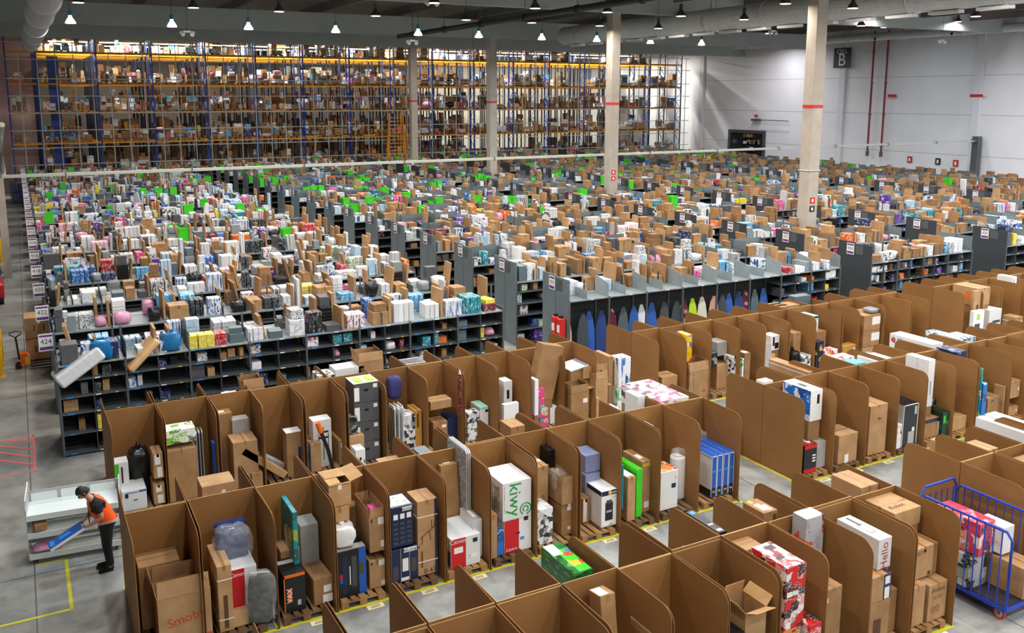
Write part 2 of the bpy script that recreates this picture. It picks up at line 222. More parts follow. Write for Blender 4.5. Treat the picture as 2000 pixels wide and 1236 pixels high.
ITEMS=[
('open_carton', 'carton', 'open brown carton with a red word, lid flaps up, in the end bay', 1.76, 14.43, 0.15, 0.81, 0.62, 0.83, 'kraft', {'zz': 1, 'open': 1, 'txt': [('front', 0.52, 0.5, 0.16, 'Smoby', 'redink', 8)], 'pr': [('front', 0.5, 0.06, 1, 0.05, 'redink')], 'floor': 1}),
('carton', 'carton', 'closed brown carton with brown tape behind the open carton in the end bay', 1.49, 15.03, 0.15, 0.64, 0.5, 1.11, 'kraft2', {}),
('flat_carton', 'carton', 'tall narrow brown carton bound with white straps beside the dark blue wrapped chair', 2.39, 14.53, 0.15, 0.23, 0.85, 1.16, 'kraft', {'straps': 1, 'pr': [('front', 0.5, 0.3, 0.3, 0.5, 'inkbrown')], 'pr2': 1}),
('printer_carton', 'printer box', 'red and white carton lying under the dark blue wrapped chair', 2.71, 14.62, 0.3, 0.45, 0.75, 0.82, 'white', {'pr': [('front', 0.28, 0.5, 0.55, 1, 'red')], 'txt': [('front', 0.3, 0.88, 0.07, 'Canon', 'white', 0), ('front', 0.3, 0.12, 0.06, 'Lasers', 'white', 0)]}),
('slatted_crate', 'crate', 'low pale wooden crate at the foot of the red and white carton', 2.65, 14.45, 0.15, 0.37, 0.6, 0.3, 'woodpale', {}),
('carton', 'carton', 'brown carton at the back of the third bay behind the orange and black box', 3.63, 14.97, 0.15, 0.34, 0.45, 0.82, 'kraft', {}),
('board_carton', 'flat box', 'upright teal and green flat box standing against the grey carton', 3.66, 14.49, 0.15, 0.08, 0.08, 1.64, 'tealprint', {'dep': 0.75}),
('grey_carton', 'carton', 'tall scuffed grey carton beside the teal flat box', 3.98, 14.96, 0.15, 0.32, 0.42, 1.21, 'greycard', {}),
('vacuum_carton', 'vacuum box', 'black box with an orange edge and orange oval badge', 3.53, 14.46, 0.15, 0.37, 0.62, 0.69, 'black', {'pr': [('front', 0.5, 0.96, 1, 0.08, 'orange'), ('front', 0.03, 0.5, 0.05, 1, 'orange'), ('front', 0.27, 0.45, 0.2, 0.36, 'orange'), ('front', 0.7, 0.22, 0.16, 0.14, 'greycard'), ('top', 0.5, 0.75, 0.9, 0.2, 'greycard')], 'txt': [('front', 0.27, 0.45, 0.1, 'VAX', 'white', 90)]}),
('carton', 'carton', 'long low brown carton lying beside the black box with orange badge', 4.0, 14.6, 0.15, 0.34, 0.9, 0.49, 'kraft2', {'rz': 3, 'pr': [('front', 0.72, 0.55, 0.4, 0.26, 'paper'), ('front', 0.72, 0.18, 0.5, 0.3, 'paper'), ('top', 0.5, 0.5, 0.5, 0.6, 'stain')]}),
('model_kit_carton', 'model kit box', 'large black and blue box with a red and blue star badge', 4.53, 14.58, 0.15, 0.55, 0.85, 0.87, 'black', {'pr': [('front', 0.88, 0.5, 0.24, 1, 'blue'), ('front', 0.3, 0.48, 0.16, 0.8, 'navy'), ('front', 0.6, 0.52, 0.16, 0.66, 'inkgrey'), ('front', 0.17, 0.46, 0.1, 0.1, 'red'), ('front', 0.17, 0.36, 0.1, 0.1, 'blue'), ('front', 0.46, 0.45, 0.03, 0.4, 'paper'), ('front', 0.84, 0.55, 0.14, 0.25, 'olive'), ('top', 0.5, 0.12, 1, 0.2, 'greycard')]}),
('foam_bag', 'plastic bag', 'stack of two crumpled white plastic bags on the black and blue box', 4.47, 14.45, 1.03, 0.41, 0.5, 0.37, 'polywhite', {'bag': 1}),
('carton', 'carton', 'brown carton with raised front flap below the topmost open carton', 4.45, 14.7, 1.42, 0.35, 0.5, 0.27, 'kraft', {}),
('open_carton', 'carton', 'topmost brown carton, lid half open, on the pile beside the black and blue box', 4.48, 14.82, 1.7, 0.4, 0.65, 0.42, 'kraft', {'open': 2, 'pr': [('front', 0.5, 0.85, 0.16, 0.25, 'paper')]}),
('carton', 'carton', 'brown carton with white stickers at the bottom of the pair with pink wrapping', 5.02, 14.57, 0.15, 0.29, 0.75, 0.53, 'kraft', {'pr': [('front', 0.8, 0.88, 0.36, 0.2, 'paper'), ('front', 0.88, 0.14, 0.28, 0.18, 'paper'), ('front', 0.16, 0.9, 0.14, 0.1, 'inkbrown')]}),
('open_carton', 'carton', 'open brown carton of pink wrapped goods with white stickers', 5.03, 14.57, 0.84, 0.27, 0.75, 0.66, 'kraft', {'open': 3, 'pr': [('front', 0.8, 0.86, 0.4, 0.2, 'paper'), ('front', 0.88, 0.2, 0.28, 0.18, 'paper'), ('front', 0.16, 0.9, 0.14, 0.1, 'inkbrown')]}),
('soft_pack', 'wrapped goods', 'pink wrapped goods inside the open brown carton', 5.07, 14.53, 1.2, 0.18, 0.35, 0.36, 'pink', {'bag': 1}),
('carton', 'carton', 'wide brown carton behind the open carton of pink wrapped goods', 4.97, 15.15, 0.15, 0.38, 0.4, 1.26, 'kraft2', {}),
('coffee_machine_carton', 'appliance box', 'lower navy box with white oval badge and machine picture', 5.53, 14.45, 0.15, 0.51, 0.6, 0.65, 'navy', {'pr': [('front', 0.35, 0.5, 0.02, 1, 'greycard'), ('front', 0.68, 0.5, 0.02, 1, 'greycard'), ('front', 0.52, 0.5, 0.22, 0.38, 'paper'), ('front', 0.72, 0.93, 0.5, 0.13, 'paper'), ('front', 0.5, 0.08, 0.3, 0.1, 'paper'), ('front', 0.15, 0.3, 0.2, 0.4, 'inkgrey'), ('front', 0.84, 0.45, 0.2, 0.4, 'inkgrey')], 'txt': [('front', 0.72, 0.93, 0.07, 'DeLonghi', 'navy', 0)]}),
('coffee_machine_carton', 'appliance box', 'upper navy box with rows of small pictures and a white topped lid', 5.5, 14.43, 0.84, 0.42, 0.55, 0.76, 'navy', {'pr': [('front', 0.72, 0.93, 0.45, 0.1, 'paper'), ('front', 0.2, 0.76, 0.2, 0.13, 'paper'), ('front', 0.5, 0.76, 0.2, 0.13, 'paper'), ('front', 0.8, 0.76, 0.2, 0.13, 'paper'), ('front', 0.2, 0.58, 0.2, 0.06, 'inkgrey'), ('front', 0.2, 0.45999999999999996, 0.2, 0.06, 'inkgrey'), ('front', 0.2, 0.33999999999999997, 0.2, 0.06, 'inkgrey'), ('front', 0.2, 0.21999999999999997, 0.2, 0.06, 'inkgrey'), ('front', 0.2, 0.09999999999999998, 0.2, 0.06, 'inkgrey'), ('front', 0.5, 0.58, 0.2, 0.06, 'inkgrey'), ('front', 0.5, 0.45999999999999996, 0.2, 0.06, 'inkgrey'), ('front', 0.5, 0.33999999999999997, 0.2, 0.06, 'inkgrey'), ('front', 0.5, 0.21999999999999997, 0.2, 0.06, 'inkgrey'), ('front', 0.5, 0.09999999999999998, 0.2, 0.06, 'inkgrey'), ('front', 0.8, 0.58, 0.2, 0.06, 'inkgrey'), ('front', 0.8, 0.45999999999999996, 0.2, 0.06, 'inkgrey'), ('front', 0.8, 0.33999999999999997, 0.2, 0.06, 'inkgrey'), ('front', 0.8, 0.21999999999999997, 0.2, 0.06, 'inkgrey'), ('front', 0.8, 0.09999999999999998, 0.2, 0.06, 'inkgrey'), ('top', 0.5, 0.5, 0.9, 0.8, 'greyprint')], 'txt': [('front', 0.72, 0.93, 0.06, 'DeLonghi', 'navy', 0)]}),
('tall_carton', 'carton', 'tall brown carton with a navy edge and drawn bench, bound with white straps', 5.98, 14.4, 0.17, 0.39, 0.5, 1.45, 'kraft', {'straps': 2, 'pr': [('front', 0.93, 0.5, 0.14, 1, 'navy'), ('front', 0.2, 0.22, 0.08, 0.22, 'inkbrown')], 'scr': 1, 'txt': [('front', 0.6, 0.05, 0.1, '0-47', 'navyink', 0)]}),
('carton', 'carton', 'brown carton at the back behind the two navy boxes', 5.94, 15.07, 0.15, 0.45, 0.45, 1.08, 'kraft2', {'pr': [('top', 0.5, 0.4, 0.15, 0.3, 'paper')]}),
('printer_carton', 'printer box', 'red and white printer box with a shipping label, nearest the navy edged carton', 6.73, 14.54, 0.15, 0.6, 0.85, 0.59, 'white', {'pr': [('front', 0.25, 0.5, 0.5, 1, 'red'), ('front', 0.25, 0.6, 0.3, 0.2, 'paper'), ('front', 0.82, 0.82, 0.16, 0.14, 'black'), ('front', 0.75, 0.3, 0.3, 0.12, 'greyprint'), ('left', 0.75, 0.3, 0.4, 0.5, 'inkgrey')], 'txt': [('front', 0.22, 0.9, 0.09, 'Canon', 'white', 0)]}),
('tall_carton', 'carton', 'grey lidded white carton beside the labelled red and white printer box', 7.07, 14.6, 0.15, 0.18, 0.6, 0.77, 'white', {'pr': [('top', 0.5, 0.5, 1, 1, 'greycard'), ('top', 0.5, 0.45, 0.4, 0.5, 'paper'), ('front', 0.5, 0.9, 1, 0.2, 'white')]}),
('carton', 'carton', 'brown carton leaning at the back behind the labelled red and white box', 6.86, 15.1, 0.15, 0.36, 0.3, 1.6, 'kraft2', {'pr': [('top', 0.5, 0.5, 0.4, 0.4, 'paper')], 'rx': -6}),
('folding_table', 'folding table', 'white folded table standing beside the box with green lettering', 7.1, 14.9, 0.15, 0.11, 0.3, 1.97, 'alu', {'slats': 1, 'dep': 0.85}),
('heater_carton', 'appliance box', 'large white box with green lettering lying on the red and white box', 7.82, 14.53, 0.84, 0.62, 0.82, 0.76, 'white', {'txt': [('front', 0.42, 0.52, 0.27, 'kiwy', 'green', -90)], 'pr': [('left', 0.35, 0.52, 0.28, 0.66, 'greyrows'), ('left', 0.7, 0.52, 0.28, 0.66, 'greyrows'), ('front', 0.06, 0.55, 0.02, 0.7, 'greyrows')], 'ring': 1}),
('printer_carton', 'printer box', 'red and white printer box under the box with green lettering', 7.85, 14.54, 0.15, 0.59, 0.8, 0.79, 'white', {'pr': [('front', 0.27, 0.5, 0.54, 1, 'red'), ('front', 0.8, 0.84, 0.16, 0.16, 'black'), ('front', 0.66, 0.32, 0.16, 0.08, 'skyblue'), ('front', 0.82, 0.3, 0.2, 0.08, 'greyprint'), ('front', 0.5, 0.48, 0.14, 0.05, 'black')], 'txt': [('front', 0.24, 0.9, 0.1, 'Canon', 'white', 0), ('front', 0.27, 0.1, 0.07, 'Lasers', 'white', 0)]}),
('flat_carton', 'carton', 'upright brown slab carton beside the red and white box under the green lettering', 7.31, 14.53, 0.15, 0.15, 0.85, 0.89, 'kraft', {}),
('board_carton', 'flat box', 'small bright blue flat box beside the brown slab carton', 7.46, 14.37, 0.17, 0.13, 0.5, 0.51, 'blueprint', {}),
('tall_carton', 'carton', 'tallest brown carton with a white taped lid beside the box with green lettering', 8.67, 14.91, 0.15, 0.26, 0.62, 1.39, 'kraft', {'pr': [('front', 0.5, 0.5, 0.25, 0.12, 'stain'), ('top', 0.5, 0.5, 0.9, 0.16, 'paper')]}),
('appliance_carton', 'appliance box', 'black and white patterned box on a pallet behind the divider edge', 8.46, 14.39, 0.15, 0.35, 0.5, 0.73, 'bwprint', {}),
('carton', 'carton', 'brown carton with small white stickers under the open carton of clear film', 9.02, 14.55, 0.15, 0.23, 0.6, 0.69, 'kraft2', {'pr': [('front', 0.75, 0.87, 0.4, 0.25, 'paper'), ('front', 0.75, 0.2, 0.3, 0.1, 'paper')]}),
('open_carton', 'carton', 'open brown carton holding clear plastic film with tall flaps', 9.0, 14.55, 0.83, 0.25, 0.7, 0.42, 'kraft', {'open': 3}),
('film_bag', 'plastic bag', 'crumpled clear plastic film inside the open brown carton', 8.98, 14.55, 1.05, 0.31, 0.4, 0.37, 'polyclear', {'bag': 1}),
('dark_carton', 'carton', 'dark grey carton beside the tallest brown carton at the back of its bay', 9.06, 15.08, 0.15, 0.14, 0.35, 1.55, 'black', {}),
('carton', 'carton', 'upper blue grey carton at the back behind the white printer box', 9.93, 14.95, 1.12, 0.36, 0.5, 0.38, 'bluegrey', {}),
('carton', 'carton', 'middle blue grey carton at the back behind the white printer box', 9.9, 14.9, 0.8, 0.36, 0.5, 0.31, 'bluegrey', {}),
('carton', 'carton', 'lowest blue grey carton at the back behind the white printer box', 9.92, 14.93, 0.15, 0.36, 0.5, 0.64, 'bluegrey', {}),
('printer_carton', 'printer box', 'white printer box with navy band and a black printer picture', 9.95, 14.49, 0.17, 0.37, 0.75, 0.78, 'white', {'pr': [('front', 0.5, 0.93, 1, 0.13, 'navy'), ('front', 0.55, 0.93, 0.2, 0.13, 'gold'), ('left', 0.5, 0.93, 1, 0.12, 'navy'), ('front', 0.5, 0.42, 0.5, 0.5, 'black'), ('front', 0.5, 0.68, 0.36, 0.1, 'inkgrey'), ('front', 0.5, 0.42, 0.34, 0.06, 'greycard'), ('front', 0.5, 0.06, 0.9, 0.06, 'greyprint'), ('front', 0.8, 0.78, 0.2, 0.06, 'greyprint')], 'txt': [('front', 0.8, 0.93, 0.06, 'brother', 'white', 0)]}),
('carton', 'carton', 'brown carton with a column of white stickers beside the white printer box', 9.65, 14.72, 0.15, 0.18, 0.45, 0.54, 'kraft2', {'pr': [('front', 0.35, 0.5, 0.5, 0.9, 'paper')]}),
('board_carton', 'flat box', 'thin teal board standing against the divider beside the bright green box', 10.23, 14.08, 0.5, 0.04, 0.06, 0.95, 'teal', {'dep': 0.7}),
('flat_carton', 'carton', 'brown slab carton with white topped edge beside the bright green box', 10.51, 14.47, 0.15, 0.2, 0.7, 0.96, 'kraft', {'pr': [('top', 0.5, 0.4, 0.9, 0.6, 'paper')]}),
('green_carton', 'carton', 'bright green flat box standing upright between brown cartons', 10.73, 14.53, 0.17, 0.15, 0.75, 1.05, 'lime', {}),
('tall_carton', 'carton', 'brown carton with torn top and white sticker beside the bright green box', 11.01, 14.65, 0.15, 0.21, 0.7, 1.14, 'kraft', {'pr': [('front', 0.6, 0.15, 0.6, 0.12, 'paper'), ('front', 0.5, 0.93, 0.9, 0.06, 'gold'), ('front', 0.75, 0.84, 0.16, 0.08, 'tealprint'), ('top', 0.5, 0.4, 0.5, 0.3, 'paper')]}),
('appliance_carton', 'appliance box', 'white box with an orange top and small blue figures', 11.51, 14.4, 0.17, 0.46, 0.5, 0.85, 'white', {'pr': [('top', 0.5, 0.5, 1, 0.9, 'orangeprint'), ('front', 0.75, 0.6, 0.25, 0.12, 'navy'), ('front', 0.85, 0.8, 0.08, 0.06, 'gold')]}),
('foam_roll', 'foam roll', 'white plastic wrapped foam roll standing beside the orange topped box', 12.07, 14.58, 0.15, 0.15, 0.36, 0.95, 'polywhite', {'roll': 1}),
('monitor_carton', 'monitor box', 'first blue and white monitor box from the divider in a row of four', 12.72, 14.61, 0.18, 0.15, 0.95, 0.94, 'blue', {'pr': [('front', 0.5, 0.99, 1, 0.03, 'white'), ('front', 0.05, 0.5, 0.1, 1, 'white'), ('front', 0.95, 0.5, 0.1, 1, 'white'), ('front', 0.5, 0.62, 0.4, 0.05, 'skyblue'), ('front', 0.5, 0.12, 0.8, 0.2, 'black'), ('left', 0.5, 0.55, 1, 0.82, 'white'), ('left', 0.5, 0.1, 1, 0.16, 'black'), ('left', 0.5, 0.97, 1, 0.05, 'white')], 'txt': [('front', 0.5, 0.12, 0.05, '40', 'white', 0)]}),
('monitor_carton', 'monitor box', 'second blue and white monitor box from the divider in a row of four', 12.88, 14.61, 0.18, 0.15, 0.95, 0.94, 'blue', {'pr': [('front', 0.5, 0.99, 1, 0.03, 'white'), ('front', 0.05, 0.5, 0.1, 1, 'white'), ('front', 0.95, 0.5, 0.1, 1, 'white'), ('front', 0.5, 0.62, 0.4, 0.05, 'skyblue'), ('front', 0.5, 0.12, 0.8, 0.2, 'black'), ('left', 0.5, 0.55, 1, 0.82, 'white'), ('left', 0.5, 0.1, 1, 0.16, 'black'), ('left', 0.5, 0.97, 1, 0.05, 'white')], 'txt': [('front', 0.5, 0.12, 0.05, '40', 'white', 0)]}),
('monitor_carton', 'monitor box', 'third blue and white monitor box from the divider in a row of four', 13.05, 14.61, 0.18, 0.15, 0.95, 0.94, 'blue', {'pr': [('front', 0.5, 0.99, 1, 0.03, 'white'), ('front', 0.05, 0.5, 0.1, 1, 'white'), ('front', 0.95, 0.5, 0.1, 1, 'white'), ('front', 0.5, 0.62, 0.4, 0.05, 'skyblue'), ('front', 0.5, 0.12, 0.8, 0.2, 'black'), ('left', 0.5, 0.55, 1, 0.82, 'white'), ('left', 0.5, 0.1, 1, 0.16, 'black'), ('left', 0.5, 0.97, 1, 0.05, 'white')], 'txt': [('front', 0.5, 0.12, 0.05, '40', 'white', 0)]}),
('monitor_carton', 'monitor box', 'fourth blue and white monitor box from the divider in a row of four', 13.21, 14.61, 0.18, 0.15, 0.95, 0.94, 'blue', {'pr': [('front', 0.5, 0.99, 1, 0.03, 'white'), ('front', 0.05, 0.5, 0.1, 1, 'white'), ('front', 0.95, 0.5, 0.1, 1, 'white'), ('front', 0.5, 0.62, 0.4, 0.05, 'skyblue'), ('front', 0.5, 0.12, 0.8, 0.2, 'black'), ('left', 0.5, 0.55, 1, 0.82, 'white'), ('left', 0.5, 0.1, 1, 0.16, 'black'), ('left', 0.5, 0.97, 1, 0.05, 'white')], 'txt': [('front', 0.5, 0.12, 0.05, '40', 'white', 0)]}),
('film_bag', 'plastic bag', 'crumpled clear bag at the back behind the row of four monitor boxes', 13.18, 15.15, 0.9, 0.21, 0.3, 0.38, 'polyclear', {'bag': 1}),
('carton', 'carton', 'brown carton with brown tape resting on flat white boxes behind the second bay', 2.69, 16.2, 1.5, 0.58, 0.5, 0.42, 'kraft', {'pr': [('front', 0.65, 0.55, 0.12, 0.3, 'paper')]}),
('flat_carton', 'carton', 'flat white box lying under the brown carton behind the second bay', 2.7, 16.05, 1.3, 0.7, 0.9, 0.19, 'white', {'pr': [('top', 0.4, 0.3, 0.6, 0.2, 'greyprint')], 'sup': 1}),
('small_carton', 'carton', 'topmost small brown carton in a little stack beside the flat white box', 2.22, 15.95, 0.15, 0.2, 0.3, 1.3, 'kraft2', {'pr': [('top', 0.5, 0.5, 0.4, 0.4, 'paper')]}),
('small_carton', 'carton', 'middle small brown carton in a little stack beside the flat white box', 2.25, 15.83, 0.15, 0.2, 0.3, 1.15, 'kraft2', {'pr': [('top', 0.5, 0.5, 0.4, 0.4, 'paper')]}),
('small_carton', 'carton', 'lowest small brown carton in a little stack beside the flat white box', 2.3, 15.71, 0.15, 0.2, 0.3, 0.95, 'kraft2', {'pr': [('top', 0.5, 0.5, 0.4, 0.4, 'paper')]}),
('board_carton', 'flat box', 'bright blue and white flat box leaning behind the pile topped by an open carton', 4.14, 16.02, 0.9, 0.08, 0.75, 0.62, 'blueprint', {'ry': -10}),
('board_carton', 'flat box', 'second bright blue and white flat box leaning beside its twin behind the open topped carton', 4.4, 16.02, 0.9, 0.19, 0.75, 0.6, 'blueprint', {'ry': -10}),
('film_bag', 'plastic bag', 'crumpled clear plastic bag on the back panel edge behind the open topped carton', 5.05, 16.05, 1.3, 0.21, 0.3, 0.32, 'polyclear', {'bag': 1}),
('carton', 'carton', 'brown carton with a blue printed side near the grey suitcases', 6.01, 16.05, 0.6, 0.45, 0.5, 1.05, 'kraft', {'pr': [('left', 0.4, 0.5, 0.5, 0.7, 'blueprint')]}),
('plastic_case', 'carry case', 'first grey plastic carry case lying behind the divider, from the brown carton with blue print', 6.52, 16.07, 1.45, 0.28, 0.85, 0.15, 'slate', {'handle': 1, 'sup': 1}),
('plastic_case', 'carry case', 'second grey plastic carry case lying behind the divider, from the brown carton with blue print', 6.84, 16.18, 1.45, 0.28, 0.85, 0.15, 'slate', {'handle': 1, 'sup': 1}),
('carton', 'carton', 'open topped brown carton lying low behind the bay of the tallest carton', 8.77, 16.05, 0.15, 0.34, 0.5, 1.81, 'kraft2', {}),
('flat_carton', 'carton', 'narrow white slat propped above the back panel beside a pink tag', 10.62, 15.58, 0.5, 0.04, 0.05, 1.85, 'woodpale', {}),
('carton', 'carton', 'small white box on the back panel edge by the pink and white pile', 11.25, 15.88, 1.1, 0.12, 0.35, 0.85, 'white', {}),
('carton', 'carton', 'white box peeping over the back panel near the pink and white pile', 12.05, 16.15, 1.5, 0.2, 0.5, 0.55, 'white', {'sup': 1}),
('carton', 'carton', 'white carton inside the bay behind the row of monitor boxes', 11.42, 15.08, 0.6, 0.45, 0.35, 1.15, 'white', {'sup': 1}),
('small_carton', 'carton', 'first white and pink printed carton in the pile of six behind the monitor boxes', 12.46, 15.74, 1.55, 0.41, 0.48, 0.45, 'pinkprint', {'sup': 1}),
('small_carton', 'carton', 'second white and pink printed carton in the pile of six behind the monitor boxes', 12.89, 15.74, 1.55, 0.41, 0.48, 0.45, 'pinkprint', {'sup': 1}),
('small_carton', 'carton', 'third white and pink printed carton in the pile of six behind the monitor boxes', 12.46, 16.24, 1.55, 0.41, 0.48, 0.45, 'pinkprint', {'sup': 1}),
('small_carton', 'carton', 'fourth white and pink printed carton in the pile of six behind the monitor boxes', 12.89, 16.24, 1.55, 0.41, 0.48, 0.45, 'pinkprint', {'sup': 1}),
('small_carton', 'carton', 'fifth white and pink printed carton in the pile of six behind the monitor boxes', 12.46, 16.74, 1.55, 0.41, 0.48, 0.45, 'pinkprint', {'sup': 1}),
('small_carton', 'carton', 'sixth white and pink printed carton in the pile of six behind the monitor boxes', 12.89, 16.74, 1.55, 0.41, 0.48, 0.45, 'pinkprint', {'sup': 1}),
('shaver_carton', 'appliance box', 'green and white box with a black gadget picture in the corner bay', 1.39, 20.07, 0.6, 0.29, 0.35, 0.52, 'white', {'pr': [('front', 0.2, 0.5, 0.3, 0.9, 'lime'), ('front', 0.55, 0.45, 0.12, 0.7, 'black')], 'sup': 1}),
('appliance_carton', 'appliance box', 'white and blue box with a black printed hook below the green and white box', 1.58, 19.85, 0.15, 0.49, 0.6, 0.45, 'white', {'pr': [('front', 0.85, 0.9, 0.3, 0.1, 'blue'), ('front', 0.2, 0.75, 0.14, 0.2, 'black'), ('front', 0.55, 0.5, 0.16, 0.05, 'black'), ('front', 0.4, 0.88, 0.5, 0.04, 'blue')]}),
('rubbish_bag', 'plastic bag', 'bulging black plastic bag in the corner bay', 1.79, 20.33, 0.15, 0.4, 0.45, 1.1, 'polyblack', {'bag': 1}),
('carton', 'carton', 'lower brown carton with a column of white stickers in the corner bay', 2.08, 19.85, 0.15, 0.23, 0.5, 0.47, 'kraft', {'pr': [('front', 0.5, 0.75, 0.5, 0.3, 'paper'), ('front', 0.6, 0.25, 0.5, 0.4, 'paper')]}),
('carton', 'carton', 'upper brown carton with a column of white stickers in the corner bay', 2.1, 19.85, 0.73, 0.2, 0.5, 0.57, 'kraft', {'pr': [('front', 0.45, 0.75, 0.55, 0.4, 'paper'), ('front', 0.6, 0.25, 0.5, 0.4, 'paper')]}),
('tall_carton', 'carton', 'big brown carton carrying the white and green box next to the corner bay', 2.58, 19.86, 0.15, 0.61, 0.62, 1.16, 'kraft2', {}),
('game_carton', 'product box', 'white and green printed box on the big brown carton next to the corner bay', 2.6, 19.88, 1.41, 0.6, 0.45, 0.31, 'greenprint', {}),
('folding_chair', 'folding chair', 'folded grey metal frame standing behind the white and green box', 3.04, 20.15, 0.15, 0.19, 0.1, 1.3, 'alu', {'slats': 1, 'dep': 0.3}),
('tall_carton', 'carton', 'brown carton with a small white sticker at the back beside the grey tapered pack', 3.6, 20.48, 0.15, 0.42, 0.35, 1.54, 'kraft2', {'pr': [('top', 0.5, 0.5, 0.3, 0.3, 'paper')]}),
('soft_pack', 'wrapped goods', 'grey tapered pack leaning behind the pale topped tall carton', 3.97, 20.35, 0.15, 0.38, 0.3, 1.38, 'greycard', {}),
('tall_carton', 'carton', 'pale topped tall brown carton standing at the front of its bay', 3.93, 19.9, 0.15, 0.54, 0.6, 1.07, 'kraft', {}),
('small_carton', 'carton', 'small blue box beside the pale topped tall carton', 3.28, 19.85, 0.15, 0.06, 0.2, 1.1, 'blue', {}),
('slat_bundle', 'wrapped goods', 'long grey wrapped slat bundle leaning on the side of its bay', 4.63, 20.1, 0.2, 0.52, 0.7, 0.22, 'greycard', {'tilt': ('y', 35, 1.3)}),
('flat_carton', 'carton', 'long narrow brown carton leaning under the grey slat bundle', 4.61, 19.68, 0.16, 0.48, 0.16, 0.14, 'kraft', {'tilt': ('y', 40, 1.2), 'pr': [('top', 0.8, 0.5, 0.1, 0.5, 'paper')]}),
('small_carton', 'carton', 'small pale brown carton at the edge of the empty pallet', 4.14, 19.65, 0.0, 0.24, 0.3, 0.47, 'kraft', {}),
('tall_carton', 'carton', 'white topped brown carton with a dark blue side stripe', 5.03, 19.82, 0.15, 0.35, 0.35, 1.06, 'kraft2', {'pr': [('top', 0.5, 0.5, 1, 1, 'white'), ('front', 0.85, 0.35, 0.2, 0.6, 'navy')]}),
('lamp_carton', 'lamp box', 'white carton printed with a black framed drum lamp', 5.76, 20.03, 0.15, 0.44, 0.35, 1.16, 'white', {'pr': [('front', 0.55, 0.5, 0.04, 0.7, 'black'), ('front', 0.82, 0.4, 0.04, 0.6, 'black'), ('front', 0.3, 0.4, 0.04, 0.6, 'black'), ('front', 0.56, 0.74, 0.54, 0.04, 'black'), ('front', 0.56, 0.62, 0.54, 0.04, 'black'), ('front', 0.3, 0.86, 0.14, 0.06, 'black')]}),
('flat_carton', 'carton', 'upright brown flat carton between blue boxes and an orange tool pack', 5.53, 19.95, 0.15, 0.25, 0.6, 0.7, 'kraft', {}),
('board_carton', 'flat box', 'dark blue printed flat box upright beside the brown flat carton', 5.42, 20.0, 0.15, 0.19, 0.5, 0.66, 'blueprint', {}),
('garden_tool_pack', 'tool', 'black garden tool with orange end leaning out of the bay', 5.76, 19.62, 0.15, 0.32, 0.14, 0.59, 'black', {'tool': 1}),
('carton', 'carton', 'brown carton with a taped edge beside the divider of the grey box tower', 6.16, 20.1, 0.15, 0.08, 0.7, 0.61, 'kraft', {'pr': [('front', 0.7, 0.8, 0.4, 0.2, 'paper')]}),
('appliance_carton', 'appliance box', 'lowest dark grey carton with white stickers in the tall tower of four', 6.81, 20.0, 0.15, 0.62, 0.6, 0.48, 'darkgrey', {'pr': [('front', 0.12, 0.45, 0.2, 0.7, 'paper'), ('front', 0.5, 0.62, 0.16, 0.12, 'black'), ('front', 0.86, 0.8, 0.16, 0.2, 'paper')]}),
('appliance_carton', 'appliance box', 'second lowest dark grey carton with white stickers in the tall tower of four', 6.81, 20.0, 0.64, 0.62, 0.6, 0.48, 'darkgrey', {'pr': [('front', 0.12, 0.45, 0.2, 0.7, 'paper'), ('front', 0.5, 0.62, 0.16, 0.12, 'black'), ('front', 0.86, 0.8, 0.16, 0.2, 'paper')]}),
('appliance_carton', 'appliance box', 'second highest dark grey carton with white stickers in the tall tower of four', 6.81, 20.0, 1.13, 0.62, 0.6, 0.48, 'darkgrey', {'pr': [('front', 0.12, 0.45, 0.2, 0.7, 'paper'), ('front', 0.5, 0.62, 0.16, 0.12, 'black'), ('front', 0.86, 0.8, 0.16, 0.2, 'paper')]}),
('appliance_carton', 'appliance box', 'topmost dark grey carton with white stickers in the tall tower of four', 6.81, 20.0, 1.62, 0.62, 0.6, 0.48, 'darkgrey', {'pr': [('front', 0.12, 0.45, 0.2, 0.7, 'paper'), ('front', 0.5, 0.62, 0.16, 0.12, 'black'), ('front', 0.86, 0.8, 0.16, 0.2, 'paper'), ('top', 0.5, 0.5, 1, 1, 'white'), ('top', 0.3, 0.5, 0.36, 0.8, 'limeprint'), ('top', 0.75, 0.5, 0.36, 0.8, 'limeprint')]}),
('camera_carton', 'product box', 'lower black printed carton beside the tall tower of dark grey cartons', 6.43, 19.8, 0.55, 0.23, 0.4, 0.39, 'blackprint', {'sup': 1}),
('camera_carton', 'product box', 'upper black printed carton beside the tall tower of dark grey cartons', 6.43, 19.8, 0.95, 0.23, 0.4, 0.39, 'blackprint', {'sup': 1}),
('small_carton', 'carton', 'brown carton under the two black printed cartons', 6.48, 19.65, 0.15, 0.36, 0.3, 0.76, 'kraft', {}),
('small_carton', 'carton', 'white box with black corner marks at the foot of the grey tower', 6.39, 19.18, 0.0, 0.23, 0.35, 0.76, 'white', {'pr': [('front', 0.5, 0.7, 0.2, 0.1, 'black'), ('front', 0.9, 0.6, 0.1, 0.12, 'black')]}),
('rucksack', 'bag', 'dark blue bag hanging over the divider beside the grey tower', 7.75, 20.35, 1.35, 0.35, 0.3, 0.6, 'bluecloth', {'bag': 1}),
('monitor_carton', 'carton', 'black and white printed carton beside the gold edged upright box', 7.9, 20.0, 0.15, 0.35, 0.5, 0.94, 'bwprint', {}),
('tall_carton', 'carton', 'gold brown upright box with dark lettering beside the black and white carton', 8.15, 20.02, 0.15, 0.18, 0.55, 1.01, 'kraftgold', {'pr': [('front', 0.4, 0.75, 0.3, 0.35, 'inkbrown')]}),
